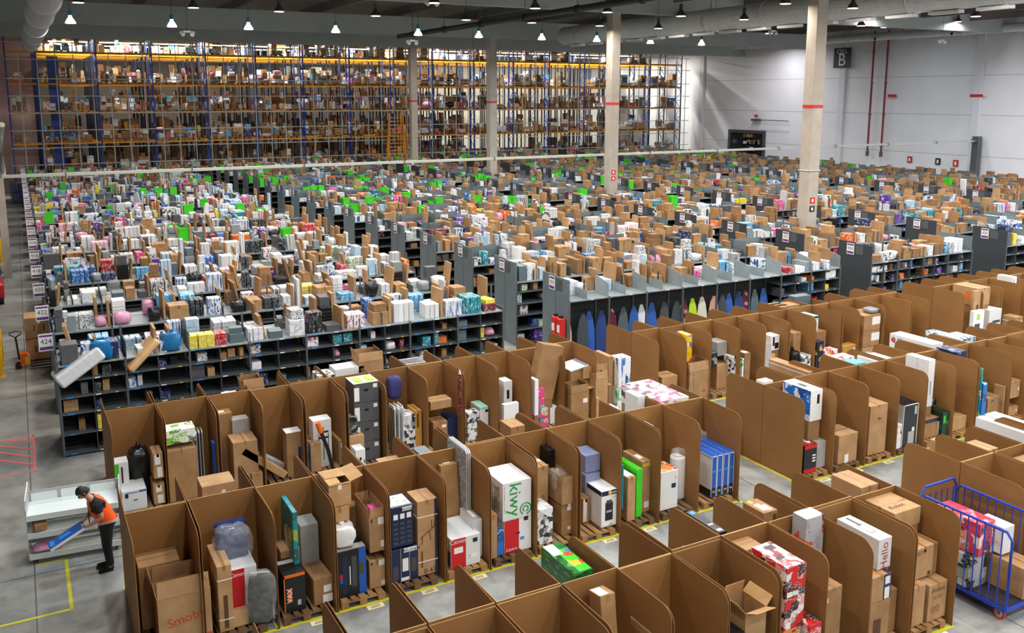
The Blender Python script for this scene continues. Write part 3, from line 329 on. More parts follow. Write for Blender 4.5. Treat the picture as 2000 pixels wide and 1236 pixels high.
('folding_stool', 'folding chair', 'folded dark stool with white tubes leaning beside the black and white carton', 7.57, 19.68, 0.15, 0.31, 0.25, 1.26, 'black', {'slats': 1, 'dep': 0.4}),
('carton', 'carton', 'brown carton with loose lid standing on another in front of the navy box', 8.77, 19.95, 1.1, 0.58, 0.4, 0.22, 'kraft', {}),
('carton', 'carton', 'brown carton with a sticker under the loose lidded carton', 8.72, 19.9, 0.15, 0.39, 0.4, 0.64, 'kraft2', {'pr': [('front', 0.75, 0.8, 0.3, 0.12, 'paper')]}),
('navy_carton', 'carton', 'navy blue carton beside the loose lidded brown carton', 9.1, 20.03, 0.15, 0.26, 0.45, 0.66, 'navy', {}),
('garland', 'garland', 'dark red brick patterned strip hanging over the divider edge', 9.16, 19.48, 0.95, 0.08, 0.06, 1.07, 'brickred', {}),
('printer_carton', 'printer box', 'white printer box with mint green lid in a deep bay', 10.04, 20.17, 0.15, 0.25, 0.55, 0.74, 'white', {'pr': [('top', 0.5, 0.5, 1, 1, 'mint'), ('front', 0.5, 0.96, 1, 0.08, 'mint'), ('front', 0.8, 0.85, 0.35, 0.1, 'navy')]}),
('appliance_carton', 'appliance box', 'smaller white box with dark gadget on top before the mint lidded box', 9.62, 19.8, 0.15, 0.33, 0.3, 0.74, 'bwprint', {}),
('appliance_carton', 'appliance box', 'white box with a black lamp picture at the back beside the tan carton', 10.91, 20.4, 0.15, 0.25, 0.4, 1.21, 'white', {'pr': [('front', 0.5, 0.7, 0.3, 0.2, 'black')]}),
('board_carton', 'flat box', 'tall white flat pack standing beside the tan carton', 10.68, 19.67, 0.15, 0.44, 0.14, 0.81, 'white', {}),
('tall_carton', 'carton', 'tan carton with a dark corner beside the tall white flat pack', 11.32, 20.1, 0.15, 0.2, 0.6, 0.88, 'kraft', {}),
('tall_carton', 'carton', 'brown carton leaning high out of the bay beside the toy cartons', 11.67, 19.88, 0.9, 0.66, 0.35, 1.45, 'kraft2', {'ry': 14, 'sup': 1}),
('board_carton', 'flat box', 'narrow white upright box beside the pink and teal cartons', 11.38, 19.65, 0.55, 0.11, 0.3, 0.97, 'white', {'sup': 1}),
('toy_carton', 'toy box', 'lowest pink and teal toy box in the pile under the leaning carton', 11.39, 19.78, 0.15, 0.26, 0.35, 0.26, 'pinkteal', {}),
('toy_carton', 'toy box', 'second pink and teal toy box in the pile under the leaning carton', 11.67, 19.78, 0.15, 0.26, 0.35, 0.26, 'pinkteal', {}),
('toy_carton', 'toy box', 'third pink and teal toy box in the pile under the leaning carton', 11.41, 19.78, 0.42, 0.26, 0.35, 0.26, 'pinkteal', {}),
('toy_carton', 'toy box', 'fourth pink and teal toy box in the pile under the leaning carton', 11.67, 19.78, 0.42, 0.26, 0.35, 0.26, 'pinkteal', {}),
('toy_carton', 'toy box', 'fifth pink and teal toy box in the pile under the leaning carton', 11.55, 19.78, 0.69, 0.26, 0.35, 0.26, 'pinkteal', {}),
('toy_carton', 'toy box', 'topmost pink and teal toy box in the pile under the leaning carton', 11.55, 19.78, 0.96, 0.26, 0.35, 0.26, 'pinkteal', {}),
('appliance_carton', 'appliance box', 'white glossy box on the dark pallet beside the pink and teal boxes', 12.04, 19.9, 0.15, 0.24, 0.4, 0.45, 'white', {}),
('board_carton', 'flat box', 'flat white poster board lying across the cartons in the last bay of its row', 12.91, 20.15, 1.5, 0.6, 0.7, 0.04, 'white', {'ry': -8, 'sup': 1, 'pr': [('top', 0.9, 0.5, 0.15, 0.9, 'bluegrey')]}),
('open_carton', 'carton', 'open ended brown carton lying on its side in the last bay of its row', 13.39, 20.05, 1.0, 0.83, 0.6, 0.42, 'kraft', {'sup': 1, 'open': 4}),
('open_carton', 'carton', 'empty open brown carton with a sticker low in the last bay of its row', 12.66, 19.62, 0.0, 0.56, 0.45, 1.01, 'kraft2', {'open': 1, 'pr': [('front', 0.8, 0.75, 0.25, 0.12, 'paper')]}),
('open_carton', 'carton', 'empty brown carton with a hanging flap at the end of its row', 13.4, 19.68, 0.0, 0.39, 0.45, 1.25, 'kraft', {'open': 1}),
('carton', 'carton', 'white carton standing behind the back panel below the shelving', 4.01, 21.45, 1.35, 0.35, 0.5, 0.4, 'white', {'sup': 1}),
('open_carton', 'carton', 'open brown carton behind the back panel below the shelving', 4.52, 21.45, 1.5, 0.5, 0.5, 0.4, 'kraft', {'sup': 1, 'open': 1}),
('flat_carton', 'carton', 'flat white box with a printed tool behind the tall grey tower', 6.91, 21.45, 1.65, 0.76, 0.5, 0.4, 'white', {'sup': 1}),
('appliance_carton', 'appliance box', 'white box with a black and white picture behind the grey tower', 6.3, 21.45, 1.55, 0.43, 0.5, 0.4, 'bwprint', {'sup': 1}),
('open_carton', 'carton', 'open brown carton above the back panel behind the green topped tower', 7.48, 21.45, 1.75, 0.66, 0.5, 0.4, 'kraft', {'sup': 1, 'open': 1}),
('wire_airer', 'airer', 'white wire airer lying behind the back panel', 8.63, 21.45, 1.5, 0.7, 0.5, 0.4, 'alu', {'sup': 1}),
('small_carton', 'box', 'orange and blue small box behind the back panel', 5.59, 21.45, 1.3, 0.29, 0.5, 0.4, 'orangeprint', {'sup': 1}),
('flat_carton', 'carton', 'first brown flat carton standing beside the blue and white boxes at the aisle end', 13.86, 20.05, 0.15, 0.15, 0.7, 1.6, 'kraft', {}),
('flat_carton', 'carton', 'second brown flat carton standing next to the blue and white boxes', 14.04, 20.05, 0.15, 0.14, 0.7, 1.45, 'kraft2', {}),
('appliance_carton', 'appliance box', 'white box with green symbols at the bottom of the blue and white stack', 14.16, 19.7, 0.15, 0.42, 0.4, 0.73, 'greenwhite', {}),
('appliance_carton', 'appliance box', 'blue and white striped box on the white box with green symbols', 14.18, 19.7, 0.89, 0.4, 0.4, 0.83, 'bluestripe', {}),
('tall_carton', 'carton', 'tall brown carton beside the lower taped carton in the nearest bay past the aisle', 16.45, 20.05, 0.15, 0.23, 0.6, 1.29, 'kraft2', {}),
('carton', 'carton', 'lower brown taped carton beside the tall one past the aisle', 15.88, 19.9, 0.15, 0.56, 0.5, 0.74, 'kraft', {}),
('board_carton', 'flat box', 'yellow and blue upright toy box beside the black television box', 16.77, 20.15, 0.15, 0.2, 0.5, 1.79, 'yellowblue', {}),
('tv_carton', 'television box', 'black printed television box lying on an open brown carton', 17.42, 19.93, 0.98, 0.26, 0.75, 0.4, 'blackprint', {}),
('open_carton', 'carton', 'open brown carton with a dashed edge and red stamp', 16.84, 19.8, 0.15, 0.73, 0.6, 0.81, 'kraft', {'open': 1, 'pr': [('front', 0.76, 0.22, 0.16, 0.08, 'redink'), ('front', 0.22, 0.1, 0.03, 0.05, 'black'), ('front', 0.22, 0.21000000000000002, 0.03, 0.05, 'black'), ('front', 0.22, 0.32, 0.03, 0.05, 'black'), ('front', 0.22, 0.43000000000000005, 0.03, 0.05, 'black'), ('front', 0.22, 0.54, 0.03, 0.05, 'black'), ('front', 0.22, 0.65, 0.03, 0.05, 'black'), ('front', 0.22, 0.76, 0.03, 0.05, 'black'), ('front', 0.22, 0.87, 0.03, 0.05, 'black')]}),
('carton', 'carton', 'pale carton wrapped in film high in its bay', 18.12, 20.25, 1.1, 0.37, 0.5, 0.42, 'greycard', {}),
('tall_carton', 'carton', 'tan carton below the pale film wrapped carton', 18.04, 20.05, 0.15, 0.54, 0.5, 0.73, 'kraft', {}),
('appliance_carton', 'appliance box', 'black and white patterned upright box beside the tan carton', 18.26, 19.8, 0.15, 0.11, 0.4, 0.99, 'bwprint', {}),
('flat_carton', 'carton', 'slim brown carton with white top next to a white strip', 18.73, 19.75, 0.15, 0.23, 0.4, 1.06, 'kraft2', {'pr': [('top', 0.5, 0.4, 0.8, 0.5, 'paper'), ('front', 0.5, 0.06, 0.5, 0.12, 'paper')]}),
('board_carton', 'flat box', 'thin white and green upright box next to the slim brown carton', 18.51, 19.65, 0.15, 0.07, 0.3, 0.93, 'greenwhite', {}),
('speaker_carton', 'speaker box', 'white box with a black speaker picture standing on wooden frames', 20.07, 20.0, 1.05, 0.37, 0.4, 0.47, 'white', {'pr': [('front', 0.35, 0.6, 0.2, 0.6, 'black'), ('front', 0.7, 0.3, 0.45, 0.4, 'black')], 'sup': 1}),
('plank_panel', 'panel', 'pale wooden frame panel leaning under the white speaker box', 19.88, 19.75, 0.15, 0.45, 0.1, 1.16, 'woodpale', {'rx': -8}),
('board_carton', 'flat box', 'grey board leaning behind the long brown carton past the aisle', 19.62, 19.55, 0.0, 0.35, 0.1, 1.35, 'greycard', {'rx': -8}),
('tall_carton', 'carton', 'brown lidded carton behind a black suitcase', 21.12, 20.15, 0.15, 0.32, 0.5, 1.3, 'kraft', {}),
('suitcase', 'suitcase', 'dark grey wrapped suitcase standing beside a white and black toy box', 20.8, 19.78, 0.0, 0.36, 0.45, 0.98, 'polyblack', {'bag': 1}),
('toy_carton', 'toy box', 'grey and black toy box beside the dark wrapped suitcase', 21.15, 19.7, 0.0, 0.37, 0.4, 0.8, 'bwprint', {}),
('printer_carton', 'printer box', 'white printer box with mint green lid and navy band high in its bay', 21.93, 20.35, 1.1, 0.5, 0.6, 0.75, 'white', {'pr': [('top', 0.5, 0.5, 1, 1, 'mint'), ('front', 0.5, 0.96, 1, 0.1, 'navy'), ('front', 0.5, 0.86, 1, 0.1, 'mint'), ('left', 0.5, 0.96, 1, 0.1, 'navy'), ('left', 0.5, 0.86, 1, 0.1, 'mint')], 'sup': 1}),
('carton', 'carton', 'brown carton below the mint lidded printer box', 22.18, 20.15, 0.15, 0.44, 0.5, 1.21, 'kraft2', {}),
('toy_carton', 'toy box', 'black and purple upright toy box beside the white box with red edge', 21.72, 19.68, 0.15, 0.32, 0.35, 1.03, 'purpleblack', {}),
('toy_carton', 'toy box', 'white box with a red edge and orange figure', 22.24, 19.68, 0.15, 0.6, 0.35, 0.68, 'whitered', {}),
('carton', 'carton', 'orange brown glossy carton with a pale sticker beside the carton tower', 23.05, 19.65, 0.15, 0.62, 0.3, 0.73, 'kraftgold', {'pr': [('front', 0.85, 0.8, 0.15, 0.12, 'paper')]}),
('carton', 'carton', 'lowest brown carton in the stickered tower carrying a silver bag', 24.11, 19.95, 0.15, 0.78, 0.8, 0.53, 'kraft', {'pr': [('front', 0.3, 0.6, 0.3, 0.2, 'paper')], 'sup': 1}),
('carton', 'carton', 'middle brown carton in the stickered tower carrying a silver bag', 24.11, 19.95, 0.69, 0.78, 0.8, 0.53, 'kraft2', {'pr': [('left', 0.3, 0.5, 0.5, 0.4, 'paper'), ('front', 0.75, 0.6, 0.5, 0.5, 'paper')], 'sup': 1}),
('carton', 'carton', 'topmost brown carton in the stickered tower carrying a silver bag', 24.11, 19.95, 1.23, 0.78, 0.8, 0.53, 'kraft2', {'pr': [('left', 0.3, 0.5, 0.5, 0.4, 'paper'), ('front', 0.75, 0.6, 0.5, 0.5, 'paper')], 'sup': 1}),
('foil_bag', 'plastic bag', 'silver grey plastic bag on the stickered tower of brown cartons', 24.3, 19.8, 1.77, 0.4, 0.4, 0.16, 'polygrey', {'bag': 1}),
('appliance_carton', 'appliance box', 'white and black slim box in the bay beyond the carton tower', 26.13, 19.9, 0.15, 0.28, 0.4, 1.08, 'bwprint', {}),
('carton', 'carton', 'first pale topped brown carton in the row behind the mint lidded printer box', 21.8, 21.55, 1.5, 0.62, 0.5, 0.45, 'kraft', {'sup': 1}),
('carton', 'carton', 'second pale topped brown carton in the row behind the mint lidded printer box', 22.06, 21.45, 1.5, 0.94, 0.5, 0.45, 'kraft', {'sup': 1}),
('storage_case', 'carry case', 'long grey see through case lying over the back panel', 23.0, 21.68, 1.75, 0.72, 0.35, 0.37, 'slate', {'sup': 1}),
('carton', 'carton', 'pale topped carton with a red orange disc in the far bays', 29.95, 20.1, 1.4, 0.7, 1.0, 0.65, 'kraft', {'sup': 1, 'pr': [('left', 0.6, 0.5, 0.2, 0.5, 'orangeink')]}),
('appliance_carton', 'appliance box', 'lower white carton in the white pair with a screen picture', 32.04, 20.1, 0.4, 0.2, 0.6, 0.95, 'white', {'sup': 1, 'pr': [('front', 0.7, 0.45, 0.2, 0.15, 'navy'), ('front', 0.4, 0.3, 0.6, 0.08, 'inkgrey')]}),
('appliance_carton', 'appliance box', 'upper white carton with a dark screen picture', 32.08, 20.15, 1.36, 0.27, 0.6, 0.84, 'white', {'sup': 1, 'pr': [('left', 0.5, 0.5, 0.5, 0.5, 'navy'), ('front', 0.4, 0.6, 0.08, 0.6, 'inkgrey')]}),
('appliance_carton', 'appliance box', 'white carton with dark lettering below the screen picture cartons', 30.41, 19.65, 0.5, 0.7, 0.5, 0.75, 'white', {'sup': 1, 'pr': [('front', 0.6, 0.4, 0.6, 0.12, 'inkgrey')]}),
('board_carton', 'flat box', 'upright white flat box with a green diamond and a printed machine', 29.32, 19.38, 0.3, 0.59, 0.15, 1.05, 'white', {'sup': 1, 'pr': [('front', 0.45, 0.78, 0.3, 0.2, 'limeprint'), ('front', 0.4, 0.3, 0.5, 0.5, 'inkgrey')]}),
('board_carton', 'flat box', 'tall pale board with a dark slot behind the white flat box', 29.51, 19.6, 0.3, 0.39, 0.1, 1.7, 'kraft', {'pr': [('front', 0.6, 0.6, 0.3, 0.2, 'inkbrown')]}),
('carton', 'carton', 'small brown carton bound with tape near the white cartons', 31.05, 19.15, 0.2, 0.42, 0.5, 0.8, 'kraft2', {'sup': 1, 'straps': 1}),
('appliance_carton', 'appliance box', 'large blue and white box high in the first bay past the aisle', 15.91, 14.74, 1.3, 0.38, 0.88, 0.75, 'white', {'pr': [('left', 0.5, 0.5, 1, 1, 'blueprint'), ('front', 0.65, 0.7, 0.2, 0.3, 'black'), ('top', 0.45, 0.5, 0.3, 0.3, 'inkgrey')], 'sup': 1}),
('tall_carton', 'carton', 'white carton under the large blue and white box', 15.89, 14.7, 0.85, 0.31, 0.6, 0.44, 'white', {'sup': 1, 'pr': [('front', 0.6, 0.4, 0.3, 0.3, 'greyprint')]}),
('appliance_carton', 'appliance box', 'black and red box at the foot of the first bay past the aisle', 15.6, 14.4, 0.15, 0.4, 0.6, 0.69, 'black', {'pr': [('front', 0.5, 0.93, 1, 0.14, 'red'), ('front', 0.5, 0.07, 1, 0.14, 'red'), ('front', 0.78, 0.6, 0.26, 0.05, 'paper'), ('front', 0.78, 0.5, 0.26, 0.05, 'paper'), ('front', 0.78, 0.4, 0.26, 0.05, 'paper'), ('top', 0.4, 0.3, 0.9, 0.5, 'redprint')]}),
('carton', 'carton', 'white carton beside the black and red box', 16.02, 14.5, 0.15, 0.36, 0.6, 0.65, 'greycard', {}),
('carton', 'carton', 'brown carton with a white sticker in the second bay past the aisle', 16.84, 14.4, 0.15, 0.64, 0.6, 0.72, 'kraft', {'pr': [('front', 0.45, 0.15, 0.2, 0.3, 'paper')]}),
('carton', 'carton', 'darker brown carton behind the one with a white sticker', 17.59, 14.8, 0.15, 0.4, 0.4, 0.8, 'kraft2', {}),
('tall_carton', 'carton', 'tall plain carton with a black hand hole in the third bay past the aisle', 17.86, 14.53, 0.17, 0.62, 0.85, 1.25, 'kraft', {'pr': [('front', 0.55, 0.72, 0.18, 0.03, 'black')]}),
('board_carton', 'flat box', 'white and blue flat box leaning beside the tall plain carton', 18.56, 14.4, 0.15, 0.13, 0.5, 0.68, 'white', {'pr': [('front', 0.15, 0.5, 0.3, 0.9, 'blueprint'), ('front', 0.5, 0.65, 0.3, 0.3, 'black')]}),
('small_carton', 'product box', 'small navy and white box between the white flat box and the tall black box', 18.66, 14.25, 0.15, 0.16, 0.3, 0.63, 'bwprint', {}),
('appliance_carton', 'appliance box', 'tall black glossy box with a silver spout picture and white edges', 19.04, 14.4, 0.17, 0.56, 0.6, 1.08, 'blacknavy', {'pr': [('front', 0.02, 0.5, 0.04, 1, 'paper'), ('front', 0.98, 0.5, 0.04, 1, 'paper'), ('front', 0.5, 0.99, 1, 0.03, 'paper'), ('front', 0.6, 0.18, 0.4, 0.3, 'greycard'), ('front', 0.72, 0.36, 0.16, 0.12, 'paper'), ('front', 0.82, 0.83, 0.16, 0.2, 'greycard'), ('left', 0.5, 0.5, 1, 1, 'greycard')]}),
('toy_carton', 'toy box', 'dark green upright toy box with a lime creature picture', 20.43, 14.35, 0.15, 0.26, 0.5, 0.65, 'greenblack', {'pr': [('front', 0.3, 0.7, 0.3, 0.3, 'lime')]}),
('toy_carton', 'toy box', 'purple toy box lying on the dark green toy box', 20.84, 14.55, 1.01, 0.4, 0.5, 0.27, 'purple', {}),
('toy_carton', 'toy box', 'black toy box behind the dark green toy box', 20.36, 14.75, 0.4, 0.4, 0.5, 0.6, 'blackprint', {'sup': 1}),
('carton', 'carton', 'brown carton with a navy strip under the black toy box', 20.05, 14.45, 0.15, 0.63, 0.5, 0.51, 'kraft2', {'pr': [('front', 0.5, 0.9, 1, 0.2, 'navy'), ('front', 0.92, 0.4, 0.15, 0.7, 'paper')]}),
('carton', 'carton', 'tan carton beside the dark green toy box', 21.11, 14.45, 0.15, 0.63, 0.5, 0.36, 'kraft', {}),
('camera_carton', 'product box', 'black camouflage printed box above the tan carton', 21.89, 14.85, 0.73, 0.65, 0.5, 0.42, 'blackprint', {'sup': 1}),
('book_pack', 'flat box', 'teal and blue tall flat boxes against the divider', 21.86, 14.21, 0.15, 0.08, 0.12, 1.58, 'tealprint', {'dep': 0.6}),
('board_carton', 'flat box', 'leaning blue flat box with a white edge beside the teal boxes', 21.96, 14.15, 0.15, 0.17, 0.1, 1.17, 'blueprint', {'dep': 0.5}),
('tall_carton', 'carton', 'brown carton with a black hand hole beside the leaning blue flat box', 22.55, 14.5, 0.15, 0.55, 0.6, 0.67, 'kraft2', {'pr': [('front', 0.35, 0.85, 0.2, 0.05, 'black')]}),
('carton', 'carton', 'lower brown carton in the pair near the white long carton', 23.43, 14.45, 0.15, 0.46, 0.5, 0.25, 'kraft', {'pr': [('front', 0.85, 0.5, 0.12, 0.2, 'paper')]}),
('carton', 'carton', 'upper brown carton in the pair near the white long carton', 23.43, 14.45, 0.65, 0.46, 0.5, 0.49, 'kraft', {'pr': [('front', 0.85, 0.5, 0.12, 0.2, 'paper')]}),
('board_carton', 'flat box', 'slim brown upright board before the pair of brown cartons', 22.83, 14.25, 0.15, 0.06, 0.3, 0.95, 'kraft', {}),
('appliance_carton', 'appliance box', 'white and grey box standing on the upright cartons near the long white carton', 23.58, 14.75, 1.2, 0.16, 0.3, 0.35, 'white', {'sup': 1}),
('television_carton', 'television box', 'long white carton with a pink round logo and black letters', 21.98, 16.3, 1.45, 0.45, 1.4, 0.59, 'white', {'txt': [('left', 0.42, 0.8, 0.28, 'LG', 'inkgrey', 0)], 'lg': 1, 'sup': 1, 'tv': 1}),
('navy_carton', 'carton', 'navy printed box beside the long white carton with pink logo', 21.8, 15.06, 1.5, 0.4, 0.62, 0.55, 'navyprint', {'sup': 1}),
('toy_carton', 'toy box', 'first white and turquoise patterned box in the row behind the long white carton', 23.12, 15.83, 1.5, 0.35, 0.55, 0.53, 'aquaprint', {'sup': 1}),
('toy_carton', 'toy box', 'second white and turquoise patterned box in the row behind the long white carton', 23.12, 16.42, 1.5, 0.35, 0.6, 0.53, 'aquaprint', {'sup': 1}),
('toy_carton', 'toy box', 'third white and turquoise patterned box in the row behind the long white carton', 23.49, 15.91, 1.5, 0.31, 0.62, 0.53, 'aquaprint', {'sup': 1}),
('appliance_carton', 'appliance box', 'large white box with blue panels and black pushchair picture', 19.73, 15.82, 1.2, 0.65, 0.65, 0.72, 'white', {'pr': [('left', 0.3, 0.3, 0.5, 0.5, 'blueprint'), ('left', 0.85, 0.3, 0.25, 0.4, 'black'), ('front', 0.45, 0.35, 0.75, 0.6, 'skyblue'), ('front', 0.85, 0.6, 0.2, 0.4, 'black')], 'sup': 1}),
('small_carton', 'product box', 'turquoise flat box beside the large white box with blue panels', 18.77, 15.8, 1.6, 0.65, 0.4, 0.32, 'teallight', {'sup': 1}),
('small_carton', 'product box', 'white and magenta box behind the turquoise flat box', 18.9, 16.25, 1.5, 0.6, 0.4, 0.45, 'whitered', {'sup': 1}),
('flat_carton', 'carton', 'long brown strapped carton lying across the bays past the aisle', 17.28, 16.4, 1.45, 0.28, 1.4, 0.45, 'kraft', {'straps': 1, 'sup': 1}),
('small_carton', 'carton', 'white sheet resting on the back panel corner past the aisle', 15.55, 15.62, 1.7, 0.31, 0.25, 0.28, 'paper', {'sup': 1}),
('tall_carton', 'carton', 'first tall white carton with black script marks in the white pair', 20.12, 14.92, 0.9, 0.25, 0.34, 1.25, 'white', {'pr': [('front', 0.5, 0.4, 0.1, 0.3, 'inkgrey'), ('left', 0.5, 0.6, 0.2, 0.2, 'inkgrey')], 'sup': 1}),
('tall_carton', 'carton', 'second tall white carton with black script marks in the white pair', 20.12, 14.57, 0.9, 0.25, 0.34, 1.25, 'white', {'pr': [('front', 0.5, 0.4, 0.1, 0.3, 'inkgrey'), ('left', 0.5, 0.6, 0.2, 0.2, 'inkgrey')], 'sup': 1}),
('open_carton', 'carton', 'open brown carton standing on the floor at the aisle corner', 14.78, 16.18, 0.0, 0.55, 0.55, 0.62, 'kraft2', {'open': 1, 'floor': 1, 'pr': [('front', 0.8, 0.35, 0.12, 0.2, 'inkbrown')]}),
('carton', 'carton', 'brown leaning carton with a pale top in an open bay near the bottom edge', 7.55, 9.35, 0.15, 0.4, 0.5, 1.35, 'kraft', {'ry': -8}),
('tall_carton', 'carton', 'slim brown carton with a white shipping label leaning against the back panel', 6.72, 9.5, 0.7, 0.25, 0.3, 1.25, 'kraft2', {'rx': -8, 'pr': [('top', 0.35, 0.5, 0.6, 0.8, 'paper')], 'sup': 1}),
('black_carton', 'carton', 'black flat box with pale print lying beside the open flapped carton', 8.54, 9.65, 0.15, 0.43, 0.5, 1.35, 'black', {'pr': [('top', 0.6, 0.5, 0.4, 0.12, 'greycard')], 'txt': [('top', 0.6, 0.5, 0.05, 'HP', 'paper', -60)]}),
('open_carton', 'carton', 'open brown carton with four raised flaps in the near bays', 8.82, 9.05, 0.15, 0.4, 0.5, 1.35, 'kraft', {'open': 5}),
('black_carton', 'carton', 'glossy black carton before the open flapped carton', 8.43, 9.0, 0.15, 0.31, 0.5, 1.1, 'black', {'pr': [('front', 0.6, 0.2, 0.1, 0.06, 'paper')]}),
('carton', 'carton', 'pale topped brown carton behind the red and white toy boxes', 9.51, 9.79, 0.15, 0.42, 0.34, 1.75, 'kraft', {}),
('toy_carton', 'toy box', 'upper red and white toy box with a red motorbike picture', 9.64, 9.22, 1.45, 0.39, 0.75, 0.5, 'redtoy', {'pr': [('top', 0.5, 0.5, 0.95, 0.95, 'whiteredpic'), ('front', 0.2, 0.12, 0.3, 0.16, 'paper')]}),
('toy_carton', 'toy box', 'lower red and white toy box with a red motorbike picture', 9.64, 9.22, 0.94, 0.39, 0.75, 0.5, 'redtoy', {'pr': [('front', 0.2, 0.12, 0.25, 0.2, 'paper')], 'sup': 1}),
('toy_carton', 'toy box', 'red and white toy box on the pallet with a black spider print', 9.97, 8.97, 0.5, 0.25, 0.5, 0.48, 'redtoy', {}),
('small_carton', 'carton', 'orange printed box under the two red toy boxes', 9.62, 9.15, 0.72, 0.35, 0.6, 0.21, 'orangeprint', {}),
('speaker_carton', 'product box', 'tall grey printed carton with dark headphone pictures', 10.82, 9.75, 0.15, 0.4, 0.3, 1.97, 'greypic', {'sup': 1}),
('vacuum_carton', 'vacuum box', 'long white box with red lettering and a dark vacuum hose picture', 11.65, 9.33, 1.34, 0.3, 0.85, 0.52, 'white', {'txt': [('front', 0.5, 0.42, 0.16, 'Hello', 'redink', 90)], 'pr': [('top', 0.5, 0.45, 0.5, 0.4, 'greycard'), ('top', 0.5, 0.45, 0.3, 0.25, 'white'), ('top', 0.5, 0.75, 0.14, 0.35, 'inkgrey')], 'sup': 1}),
('carton', 'carton', 'upper brown carton with navy side and white stickers', 11.47, 9.08, 0.89, 0.45, 0.6, 0.44, 'kraft', {'pr': [('front', 0.8, 0.5, 0.4, 1, 'navy'), ('front', 0.8, 0.75, 0.25, 0.3, 'paper'), ('front', 0.8, 0.25, 0.25, 0.45, 'paper'), ('top', 0.9, 0.5, 0.2, 1, 'navy')], 'sup': 1}),
('carton', 'carton', 'lower pale carton wrapped in film with black arrow print', 11.47, 9.08, 0.15, 0.45, 0.6, 0.73, 'kraft2', {'pr': [('front', 0.4, 0.3, 0.4, 0.6, 'inkbrown')]}),
('carton', 'carton', 'brown carton beside the lower film wrapped carton', 11.88, 9.2, 0.15, 0.28, 0.6, 0.75, 'kraft2', {}),
('carton', 'carton', 'brown carton with a white round sticker beside the divider in the near row', 10.48, 9.15, 0.15, 0.35, 0.6, 1.21, 'kraft2', {'pr': [('front', 0.08, 0.85, 0.14, 0.06, 'paper')]}),
('carton', 'carton', 'lower brown carton with black lettering in the robot carton pile', 12.89, 9.05, 0.15, 0.46, 0.55, 0.67, 'kraft', {'txt': [('front', 0.5, 0.82, 0.09, 'iRobot', 'inkbrown', 0)], 'pr': [('front', 0.5, 0.62, 0.6, 0.1, 'inkline'), ('front', 0.4, 0.3, 0.5, 0.2, 'inkline')]}),
('carton', 'carton', 'lower slim brown carton beside the lettered one in the robot carton pile', 12.43, 9.08, 0.15, 0.35, 0.55, 0.71, 'kraft', {}),
('carton', 'carton', 'upper front brown carton with small black print in the robot carton pile', 12.72, 9.25, 0.87, 0.44, 0.6, 0.55, 'kraft', {'pr': [('front', 0.3, 0.85, 0.5, 0.14, 'inkline'), ('front', 0.8, 0.1, 0.16, 0.12, 'inkbrown')]}),
('carton', 'carton', 'upper slim brown carton at the divider in the robot carton pile', 13.04, 9.3, 0.83, 0.16, 0.6, 0.55, 'kraft2', {}),
('carton', 'carton', 'upper rear brown carton with black print in the robot carton pile', 12.34, 9.25, 0.87, 0.28, 0.5, 0.59, 'kraft2', {'pr': [('front', 0.3, 0.85, 0.5, 0.14, 'inkline')]}),
('carton', 'carton', 'wide pale lidded carton on top of the robot carton pile', 12.75, 9.66, 1.58, 0.66, 0.62, 0.32, 'kraft', {'txt': [('top', 0.4, 0.3, 0.1, 'iRobot', 'inkbrown', 0)], 'sup': 1}),
('small_carton', 'carton', 'brown carton with white and yellow stickers on its lid in the rear near bays', 10.66, 10.67, 1.5, 0.32, 0.5, 0.4, 'kraft2', {'pr': [('top', 0.4, 0.4, 0.35, 0.5, 'paper'), ('top', 0.7, 0.3, 0.2, 0.4, 'paper'), ('top', 0.3, 0.85, 0.2, 0.2, 'gold'), ('front', 0.8, 0.5, 0.25, 0.7, 'inkbrown')], 'sup': 1}),
('black_carton', 'carton', 'long black flat box with white stickers lying between the panels', 9.6, 10.83, 1.55, 0.16, 0.85, 0.25, 'black', {'pr': [('top', 0.5, 0.35, 0.6, 0.05, 'paper'), ('top', 0.5, 0.1, 0.6, 0.08, 'paper'), ('top', 0.5, 0.9, 0.6, 0.12, 'skyblue')], 'sup': 1}),
('carton', 'carton', 'pale topped brown carton with yellowish side in the last rear near bay', 12.88, 10.59, 0.15, 0.44, 0.68, 1.8, 'kraft', {}),
('blister_pack_stack', 'toy pack', 'stack of green cellophane wrapped game boxes', 6.92, 10.92, 0.15, 0.35, 0.95, 1.65, 'greenwrap', {'pr': [('top', 0.65, 0.4, 0.6, 0.75, 'gameprint'), ('top', 0.3, 0.8, 0.5, 0.35, 'white')]}),
('toy_tube', 'toy', 'striped orange yellow green and blue foam tube leaning on the panel', 8.5, 10.35, 1.55, 0.5, 0.09, 0.09, 'rainbow', {'tube': 1}),
('carton', 'carton', 'brown carton with a dark round logo and open top past the near aisle', 16.26, 10.9, 1.2, 0.28, 1.1, 0.6, 'kraft', {'pr': [('left', 0.7, 0.35, 0.1, 0.4, 'inkbrown')], 'sup': 1, 'lgd': 1}),
('small_carton', 'carton', 'pale topped carton on the one with a dark round logo', 16.65, 10.65, 1.2, 0.3, 0.5, 0.65, 'kraft', {'sup': 1}),
('tall_carton', 'carton', 'white long wrapped carton lying on the panels past the near aisle', 18.07, 10.99, 1.6, 0.25, 1.38, 0.28, 'white', {'sup': 1}),
('tall_carton', 'carton', 'second white long wrapped carton lying beside its twin past the near aisle', 18.43, 10.99, 1.6, 0.35, 1.38, 0.3, 'white', {'sup': 1}),
('carton', 'carton', 'wide pale topped carton with a white sticker behind the blue trolley', 16.55, 9.53, 1.0, 0.81, 0.85, 0.85, 'kraft', {'pr': [('front', 0.3, 0.8, 0.06, 0.12, 'paper')], 'sup': 1}),
